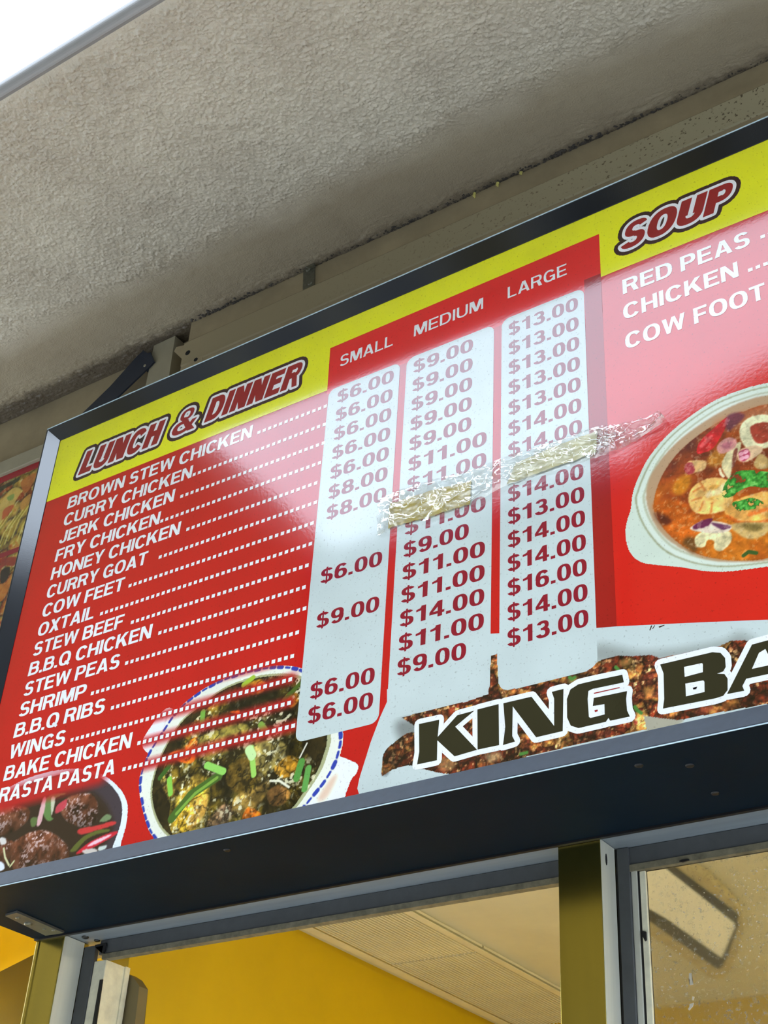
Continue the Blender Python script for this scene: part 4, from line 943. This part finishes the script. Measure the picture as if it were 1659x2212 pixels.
# ================================================================ BRACKETS AND FIXINGS
M_blue = mat('dark_blue_black_paint', (22, 32, 48), .5, 0, .1, 20)
st = thing('support_strut', 'dark flat bar strut from the canopy corner to the back of the board', 'bracket')
slab('bar', [(-2.1664,3.9295),(-2.1139,3.8738),(-2.1241,3.8648),(-2.2316,3.7997),(-2.2623,3.7792),(-2.3802,3.7807),(-2.3483,3.7996),(-2.2640,3.8534),(-2.1815,3.9217)], .2565, .2610, M_blue, st)
slab('tab', [(-2.1620,3.9304),(-2.1414,3.9106),(-2.1322,3.9101),(-2.1120,3.8723),(-2.1368,3.8872),(-2.1681,3.9151)], .2540, .2564, M_blue, st)
q = [(-2.1457,3.8723)][0]
box('spacer', q[0] - .006, q[0] + .006,   .2611, .3045, q[1] - .006, q[1] + .006, M_blue, st)
screw('rivet', (q[0], .2564, q[1]), (0, -1, 0), .0042, M_plate, st)
hs = thing('hanger_strap', 'short galvanised strap screwed to the beam where it meets the canopy', 'bracket')
slab('strap', [(-1.6377,3.9593),(-1.6230,3.9608),(-1.6041,3.9454),(-1.5982,3.8772),(-1.6311,3.8756)], .2445, .2498, M_steel, hs)
slab('tab', [(-1.6348,3.9757),(-1.6188,3.9705),(-1.6020,3.9561),(-1.5985,3.9353),(-1.6153,3.9363),(-1.6304,3.9468)], .2370, .2440, M_steel, hs)
for (px_, pz_), yy in zip([(-1.6246,3.9616),(-1.6145,3.9286),(-1.6102,3.8881)], (.2369, .2369, .2444)):
    screw('screw', (px_, yy, pz_), (0, -1, 0), .0062, M_steel, hs)
ab = thing('angle_bracket', 'grey steel plate under the lower left corner of the board on the post', 'bracket')
pz = 2.3870
pts = [(-2.0469,0.0932),(-2.0112,0.0888),(-2.0172,0.2162),(-2.0638,0.2135)]
bm = bmesh.new(); add_prism(bm, [(p[0], p[1], 2.3870) for p in pts], (0, 0, .0042))
bm_obj('plate', bm, mat('dull_steel_plate', (96, 96, 92), .4, .4, .2, 30), ab)
for q, rr in zip([(-2.0318,0.1115),(-2.0394,0.1453),(-2.0354,0.1825),(-2.0236,0.1961)], (.0045, .008, .0035, .0045)):
    screw('screw', (q[0], q[1], 2.3870), (0, 0, -1), rr, M_steel, ab)
# crumbling sealant along the joint of canopy and beam
rnd = random.Random(4)
bm = bmesh.new()
for i in range(1500):
    x = -1.99 + rnd.random() * 2.2
    dens = .5 + .5 * math.sin(x * 9) * math.sin(x * 3.1 + 1)
    y = .250 - abs(rnd.gauss(0, .005)) - .001; rr = .0010 + .0026 * rnd.random() * (.4 + dens)
    mt = Matrix.Translation((x, y, ceil_z(y) - rr * .45)) @ Matrix.Rotation(rnd.random() * 6, 4, 'Z') @ Matrix.Diagonal((rr * (1.0 + .9 * rnd.random()), rr, rr * .7, 1))
    bmesh.ops.create_icosphere(bm, subdivisions=1, radius=1.0, matrix=mt)
for v in bm.verts: v.co += Vector((rnd.uniform(-1, 1), rnd.uniform(-1, 1), rnd.uniform(-1, 1))) * .0004
o = bm_obj('crumbling_sealant', bm, mat('sooty_sealant', (66, 61, 56), .8, 0, .5, 90))
o['kind'] = 'stuff'; tag(o, 'dark crumbling sealant along the joint between canopy and beam', 'sealant')
M_foam = mat('pale_yellow_foam', (206, 196, 110), .7)
for (px_, pz_), hh, lab in zip([(-1.0395,3.9429),(-1.0992,3.9402),(-1.1589,3.9398)], (.014, .017, .019), ('right hand of the three pale foam drips under the canopy joint', 'middle one of the three pale foam drips under the canopy joint', 'left hand of the three pale foam drips under the canopy joint')):
    bm = bmesh.new()
    bmesh.ops.create_uvsphere(bm, u_segments=10, v_segments=8, radius=1.0, matrix=Matrix.Translation((px_, .2465, pz_)) @ Matrix.Diagonal((.0035, .0035, hh / 1.6, 1)))
    for v in bm.verts: v.co.x += .0012 * math.sin((v.co.z - pz_) * 500)
    tag(bm_obj('foam_drip', bm, M_foam, None, True), lab, 'sealant', 'foam drips on the beam')

# ================================================================ SECOND BOARD, FAR LEFT
pb = thing('food_poster', 'white framed noodle food poster half hidden behind the menu board', 'sign')
box('backing', -3.42, -2.19, .284, .303, 3.02, 3.768, M_plate, pb)
box('frame_rail', -3.42, -2.19, .272, .284, 3.722, 3.768, M_plate, pb, .002)
box('frame_rail', -3.42, -3.375, .272, .284, 3.02, 3.722, M_plate, pb, .002)
box('frame_rail', -3.375, -2.19, .272, .284, 3.02, 3.06, M_plate, pb, .002)
cv = Canvas(-2.76, -2.30, 3.06, 3.722, .0016, (150, 16, 34))
cv.mask[:] = True
noo = chunks(cv, 20, [(110, 80, 20), (180, 140, 50), (206, 176, 80), (196, 120, 40), (150, 60, 24), (214, 196, 110), (140, 110, 40)], 3, .4, .2, (236, 226, 170))
mk = (cv.V < 3.700) & ((cv.V > 3.455) | (cv.V < 3.438))
cv.field(mk, noo)
for pts, c_ in (([(-2.6757,3.6833),(-2.6032,3.6933),(-2.5789,3.6953),(-2.5871,3.6805),(-2.6311,3.6748),(-2.6684,3.6595)], (44, 50, 30)), ([(-2.6252,3.6411),(-2.6027,3.6631),(-2.5769,3.6593),(-2.5610,3.6397),(-2.5783,3.6075),(-2.5921,3.5846),(-2.6013,3.5467),(-2.6228,3.5504),(-2.6367,3.6101)], (214, 182, 90)), ([(-2.6160,3.5962),(-2.5943,3.6061),(-2.5761,3.5999),(-2.5921,3.5709),(-2.6058,3.5482)], (186, 76, 24)), ([(-2.6125,3.6402),(-2.5884,3.6423),(-2.5873,3.6245),(-2.6045,3.6269)], (120, 150, 70)),
                ([(-2.5722,3.6717),(-2.5435,3.6861),(-2.5140,3.6826),(-2.5213,3.6501),(-2.5396,3.6288)], (186, 110, 50)), ([(-2.5535,3.5990),(-2.5206,3.6187),(-2.5178,3.5800),(-2.5347,3.5687)], (206, 150, 70)), ([(-2.5642,3.3958),(-2.5336,3.3994),(-2.5308,3.3633),(-2.5525,3.3571)], (24, 20, 16)), ([(-2.5667,3.3517),(-2.5320,3.3542),(-2.5188,3.3757),(-2.5151,3.3365),(-2.5285,3.3027),(-2.5520,3.3032)], (200, 120, 40)), ([(-2.5926,3.4371),(-2.5170,3.4234),(-2.5174,3.3977),(-2.5520,3.4083),(-2.5817,3.4012)], (150, 40, 30))):
    cv.fill(pts, c_, .85, 1)
for k in range(14):
    x0_, z0_ = -2.66 + .012 * k, 3.47 + .006 * (k % 5)
    cv.line([(x0_, z0_), (x0_ + .01, z0_ + .05), (x0_ + .04, z0_ + .09)], .006, (226, 214, 110) if k % 2 else (170, 150, 40), .8, 1)
cv.build('poster_photograph', .2832, M_paint, pb)

# ================================================================ SERVICE WINDOW
win = struct(bpy.data.objects.new('window_1', None)); COL.objects.link(win)
box('header_rail', -2.10, 1.0, .2370, .3045, 2.3916, 2.3995, M_alumh, win)
box('header_face', -1.9945, 1.0, .2915, .3045, 2.3632, 2.3914, M_dark, win, .0015)
box('header_lip', -1.9815, 1.0, .2890, .3040, 2.3530, 2.3628, M_dull, win)
post = [(-2.0865,0.2179),(-2.0351,0.2350)]
box('post', -2.1035, -2.0352, .2350, .2360 + .0655, 1.05, 2.3910, M_alum, win, .0012)
box('post_rib', -2.1120, -2.0980, .2335, .262, 1.05, 2.3905, M_alum, win, .004)
box('flank', -2.0351, -2.0345, .2365, .2890, 1.05, 2.3905, M_lit_flank, win)  # added plate, its pale colour paints the lit side of the post
box('post_return', -2.0343, -2.0045, .2900, .3010, 1.05, 2.3830, M_dark, win, .001)
slab('rubber_seal', [(-2.0028,2.3824),(-1.9743,2.3832),(-1.9731,2.3777),(-1.9770,2.3633),(-1.9810,2.3638),(-1.9800,2.3786),(-2.0012,2.3776)], .2865, .2898, M_rubber, win)
box('stile', -2.0040, -1.9720, .2930, .3560, 1.05, 2.3528, M_cream, win, .0015)
box('stile_bead', -1.9719, -1.9680, .3440, .3560, 1.05, 2.3528, M_cream, win, .001)
slab('gasket', [(-1.9788,2.3144),(-1.9712,2.3147),(-1.9696,2.2332),(-1.9652,2.0681),(-1.9717,2.0685),(-1.9792,2.2342)], .2905, .2928, M_rubber, win)
for q, rr in zip([(-2.0067,0.2619),(-2.0007,0.2879)], (.0070, .0062)):
    screw('screw', (q[0], q[1], 2.3915), (0, 0, -1), rr, M_screw, win)
box('mullion', -.9731, -.9017, .2375, .3040, 1.05, 2.3912, M_alum, win, .0008)
q = [(-0.8925,2.3595)][0]
box('flank', -.9016, -.9012, .2385, .2855, 1.05, 2.3905, M_lit_flank, win)  # added plate, its pale colour paints the lit side of the mullion
box('gap_filler', -.9011, -.8987, .2880, .3030, 1.05, 2.3900, M_rubber, win)  # black filler stands in for the dark open gap beside the sash
# slot in the flank of the mullion
bm = bmesh.new()
add_prism(bm, [(-.9010, .2562 + .0035 * math.cos(a), 2.3640 + .0095 * math.sin(a)) for a in np.linspace(0, 2 * PI, 13)[:-1]], (-.0001, 0, 0))
bm_obj('slot', bm, M_hole, win)
box('sash_stile', -.8985, -.8790, .2875, .3010, 1.05, 2.3905, M_dark, win, .001)
box('sash_edge', -.8788, -.8690, .2925, .3010, 1.05, 2.3790, M_lit_flank, win, .001)
box('sash_gasket', -.8688, -.8655, .2950, .3010, 1.05, 2.3600, M_rubber, win)
box('sash_bead', -.8653, -.8560, .2940, .3010, 1.05, 2.3520, M_cream, win, .0008)
slab('sash_clip', [(-0.8646,2.2609),(-0.8583,2.2587),(-0.8583,2.2469),(-0.8605,2.2452),(-0.8634,2.2515)], .2905, .2938, M_rubber, win)
slab('sash_plug', [(-0.7971,2.3545),(-0.7920,2.3564),(-0.7814,2.3557),(-0.7815,2.3540),(-0.7923,2.3523)], .2860, .2888, M_rubber, win)
m, nt, b = node_mat('dirty_window_glass')
m0 = nt.nodes.new('ShaderNodeBsdfRefraction'); m0.inputs['Roughness'].default_value = .08; m0.inputs['IOR'].default_value = 1.3
m0.inputs[0].default_value = (.93, .93, .88, 1)
b.inputs['Base Color'].default_value = (.62, .60, .50, 1); b.inputs['Roughness'].default_value = .35
n1 = noise(nt, 130, 3, .7); n2 = noise(nt, 7, 2)
r1 = ramp(nt, n1.outputs['Fac'], [(.56, (.10, .10, .10)), (.72, (.70, .70, .70))])
r2 = ramp(nt, n2.outputs['Fac'], [(.35, (.35, .35, .35)), (.65, (1, 1, 1))])
mm = nt.nodes.new('ShaderNodeMath'); mm.operation = 'MULTIPLY'
nt.links.new(r1.outputs[0], mm.inputs[0]); nt.links.new(r2.outputs[0], mm.inputs[1])
m1_ = nt.nodes.new('ShaderNodeMixShader')
nt.links.new(mm.outputs[0], m1_.inputs[0]); nt.links.new(m0.outputs[0], m1_.inputs[1]); nt.links.new(b.outputs[0], m1_.inputs[2])
gl = nt.nodes.new('ShaderNodeBsdfGlossy'); gl.inputs['Roughness'].default_value = .08
m2_ = nt.nodes.new('ShaderNodeMixShader'); m2_.inputs[0].default_value = .05
nt.links.new(m1_.outputs[0], m2_.inputs[1]); nt.links.new(gl.outputs[0], m2_.inputs[2])
nt.links.new(m2_.outputs[0], nt.nodes['Material Output'].inputs[0])
M_glass = m
box('glass_pane', -.8558, .99, .2985, .3025, 1.05, 2.3528, M_glass, win)
M_smear = mat('dried_white_splash', (214, 206, 186), .6)
for pts in ([(-0.7977,2.1926),(-0.7942,2.1928),(-0.7938,2.1840),(-0.7925,2.1764),(-0.7982,2.1760),(-0.7974,2.1832),(-0.7989,2.1858)], [(-0.8002,2.1500),(-0.7940,2.1512),(-0.7957,2.1465),(-0.8015,2.1416),(-0.8031,2.1432),(-0.8007,2.1464)], [(-0.7951,2.1606),(-0.7925,2.1591),(-0.7947,2.1544),(-0.7962,2.1558)]):
    slab('splash_mark', pts, .2970, .2982, M_smear, win)
# white flecks on the pane
rnd = random.Random(9); vs = []; fs = []
for i in range(260):
    x = -.72 + rnd.random() * .10 if i % 2 else -.83 + .24 * rnd.random(); z = 2.33 - abs(rnd.gauss(0, .06 if i % 2 else .12)); rr = .0004 + .0007 * rnd.random() ** 2; k = len(vs)
    st_ = 1 + 2 * rnd.random()
    an = rnd.random() * 3
    for a in range(5):
        dx, dz = rr * st_ * math.cos(a * 1.2566), rr * math.sin(a * 1.2566)
        vs.append((x + dx * math.cos(an) - dz * math.sin(an), .2979, z + dx * math.sin(an) + dz * math.cos(an)))
    fs.append(tuple(range(k, k + 5)))
o = mesh_obj('dirt_flecks', vs, fs, M_smear, win); o['kind'] = 'stuff'

# tinted screen and yellow wall to the left of the post
m, nt, b = node_mat('tinted_acrylic')
tr = nt.nodes.new('ShaderNodeBsdfTransparent'); tr.inputs[0].default_value = (.19, .19, .11, 1)
n1 = noise(nt, 6, 2); rr = ramp(nt, n1.outputs['Fac'], [(.3, (.10, .10, .10)), (.7, (.20, .20, .20))])
mx = nt.nodes.new('ShaderNodeMixShader'); b.inputs['Base Color'].default_value = (.06, .06, .03, 1); b.inputs['Roughness'].default_value = .3
nt.links.new(rr.outputs[0], mx.inputs[0]); nt.links.new(tr.outputs[0], mx.inputs[1]); nt.links.new(b.outputs[0], mx.inputs[2]); nt.links.new(mx.outputs[0], nt.nodes['Material Output'].inputs[0])
o = mesh_obj('tinted_screen', [(p[0], .308, p[1]) for p in [(-2.4427,2.3385),(-2.2867,2.3701),(-2.1900,2.3949),(-2.1679,2.3903),(-2.0711,2.0305),(-2.3422,2.0444)]], [(0, 1, 2, 3, 4, 5)], m)
tag(o, 'olive tinted plastic screen with sloping top, left of the aluminium post', 'screen')
o = slab('splash_guard', [(-2.0151,2.3519),(-1.9781,2.3445),(-1.9605,2.3351),(-1.9418,2.3165),(-1.9384,2.2461),(-1.9295,2.1097),(-1.9951,2.1141)], .36, .385, M_grey)
tag(o, 'brownish grey panel with a rounded corner just inside the cream window stile', 'panel')

# ---- ribbed lining and lamps in the kitchen
rp = thing('ribbed_panel', 'cream ribbed plastic lining strip on the kitchen ceiling beside the yellow wall', 'panel')
for (ya, yb) in ((.42, 1.215), (1.222, 1.855)):
    box('sheet', -1.975, -1.695, ya, yb, 2.5985, 2.6045, M_rib, rp)
    bm0 = bmesh.new(); add_box(bm0, 0, .0048, ya, yb, 2.5895, 2.5984, .0008)
    me = bpy.data.meshes.new('rib'); bm0.to_mesh(me); bm0.free(); me.materials.append(M_rib)
    for k in range(25):
        o = bpy.data.objects.new('rib', me); COL.objects.link(o); o.parent = rp; o.location = (-1.955 + k * .0102, 0, 0)
box('edge_strip', -1.985, -1.960, .42, 1.855, 2.588, 2.5894, M_rib, rp)
box('edge_strip', -1.708, -1.688, .42, 1.855, 2.588, 2.5894, M_rib, rp)
fx = thing('ceiling_lamp', 'cream rounded ceiling lamp seen blurred through the dirty pane', 'lamp')
zf = 2.585
ring = [(-1.0910,0.5312),(-0.9837,0.7134),(-1.0361,0.8950),(-1.0281,0.9711),(-1.0363,1.1077),(-1.0493,1.2007),(-1.0816,1.2898),(-1.1568,1.4434),(-1.2358,1.5819),(-1.2734,1.6291),(-1.2962,1.6032),(-1.2869,1.4295),(-1.2879,1.2430),(-1.3046,1.0187)]
bm = bmesh.new(); add_prism(bm, [(p[0], p[1], 2.585) for p in ring], (0, 0, .018)); bm_obj('lamp_body', bm, mat('lamp_body_cream', (206, 194, 150), .5), fx)
M_trim = mat('grey_lamp_trim', (70, 72, 66), .5)
for t_, pl in enumerate(([(-1.0626,0.7973),(-1.0595,0.8468),(-1.0571,1.1994),(-1.0806,1.2467),(-1.0833,1.2194),(-1.0753,0.8608),(-1.0823,0.8196)], [(-1.2084,1.0105),(-1.2058,1.0860),(-1.1999,1.1526),(-1.2004,1.4497),(-1.2417,1.5371),(-1.2464,1.5274),(-1.2398,1.1538),(-1.2426,1.0816)], [(-1.0777,1.2350),(-1.0795,1.2538),(-1.1922,1.4607),(-1.2399,1.5379),(-1.2049,1.4551)])):
    bm = bmesh.new(); add_prism(bm, [(p[0], p[1], 2.580) for p in pl], (0, 0, .0045)); bmesh.ops.triangulate(bm, faces=[f for f in bm.faces if len(f.verts) > 4]); bm_obj('trim_strip', bm, M_trim, fx)
m, nt, b = node_mat('lamp_diffuser'); b.inputs['Base Color'].default_value = (.7, .66, .48, 1); b.inputs['Emission Color'].default_value = (1, .93, .66, 1); b.inputs['Emission Strength'].default_value = .35
bm = bmesh.new(); add_prism(bm, [(p[0], p[1], 2.576) for p in [(-1.1078,0.5979),(-1.0679,0.7888),(-1.0736,0.8610),(-1.0822,1.2164),(-1.0863,1.2504),(-1.1980,1.4434),(-1.1941,1.1486),(-1.2059,1.0052),(-1.2219,0.8565)]], (0, 0, .0085)); bmesh.ops.triangulate(bm, faces=[f for f in bm.faces if len(f.verts) > 4]); bm_obj('diffuser', bm, m, fx)
m, nt, b = node_mat('tube_glow'); b.inputs['Emission Color'].default_value = (1, .94, .76, 1); b.inputs['Emission Strength'].default_value = 95
m2, nt, b = node_mat('bay_fill_glow'); b.inputs['Emission Color'].default_value = (1, .94, .76, 1); b.inputs['Emission Strength'].default_value = 380  # extra strong glow added to brighten the yellow bay wall
for cx, y0_, y1_, zz, lab in ((.20, .60, 1.70, 2.32, 'unseen tube light hanging in the kitchen, right of the ribbed panel'), (-3.40, .45, .75, 2.45, 'unseen short tube light added in the left bay to brighten its yellow wall')):  # both hang out of view, added to light the kitchen and the bay
    kl = thing('unseen_strip_light', lab, 'lamp')
    box('housing', cx - .15, cx + .15, y0_, y1_, zz + .025, zz + .060, M_plate, kl)
    box('tube', cx - .08, cx + .08, y0_ + .03, y1_ - .03, zz, zz + .024, m if cx > 0 else m2, kl, .008)
    for yy in (y0_ + .08, y1_ - .08): box('hanger_rod', cx - .006, cx + .006, yy - .006, yy + .006, zz + .06, 2.604 if cx > 0 else 2.80, M_steel, kl)

# ================================================================ ACROSS THE STREET (seen only as reflections)
def building(x0, x1, y, zt, m, label, roof=None, wins=(3, 1)):
    t = thing('building', label, 'building')
    if roof:
        bm = bmesh.new(); add_prism(bm, [(p[0], y, p[1]) for p in roof], (0, -6, 0)); bm_obj('walls', bm, m, t)
    else:
        box('walls', x0, x1, y - 6, y, 0, zt, m, t)
        box('parapet', x0 - .1, x1 + .1, y - 6.1, y + .12, zt - .01, zt + .25, M_roof, t)
    for i in range(wins[0]):
        for j in range(wins[1]):
            cx = x0 + (x1 - x0) * (i + .5) / wins[0]; cz = 1.6 + j * 2.9
            if cz + 1.5 > zt: continue
            f_ = box('window', cx - .55, cx + .55, y - .01, y + .06, cz - .1, cz + 1.4, M_plate, t)
            box('pane', cx - .48, cx + .48, y + .061, y + .07, cz, cz + 1.32, M_darkglass, f_)
    return t
building(-8.6, -4.9, -9, 9.85, M_facade, 'ochre flat roofed building straight across the street')
building(-22, -8.7, -9, 12.0, M_facade, 'tall ochre building with a sloping gable across the street', roof=[(-22, 0), (-8.8, 0), (-8.8, 10.25), (-9.3, 10.6), (-10.1, 11.3), (-11.2, 12.8), (-15, 17), (-22, 17)], wins=(5, 1))
building(-4.8, -2.5, -9, 10.3, M_facade, 'ochre pitched roof building across the street', roof=[(-4.8, 0), (-2.5, 0), (-2.5, 10.9), (-3.2, 10.75), (-4.5, 10.35), (-4.8, 10.1)], wins=(1, 1))
building(-2.35, 2.4, -9, 8.1, M_facade2, 'low grey building between two taller ochre ones across the street', wins=(3, 1))
building(2.6, 24, -9, 14.0, M_facade2, 'unseen tall grey building at the right end, raised to block side sky', wins=(6, 2))  # out of view; made tall to keep side sky off the board
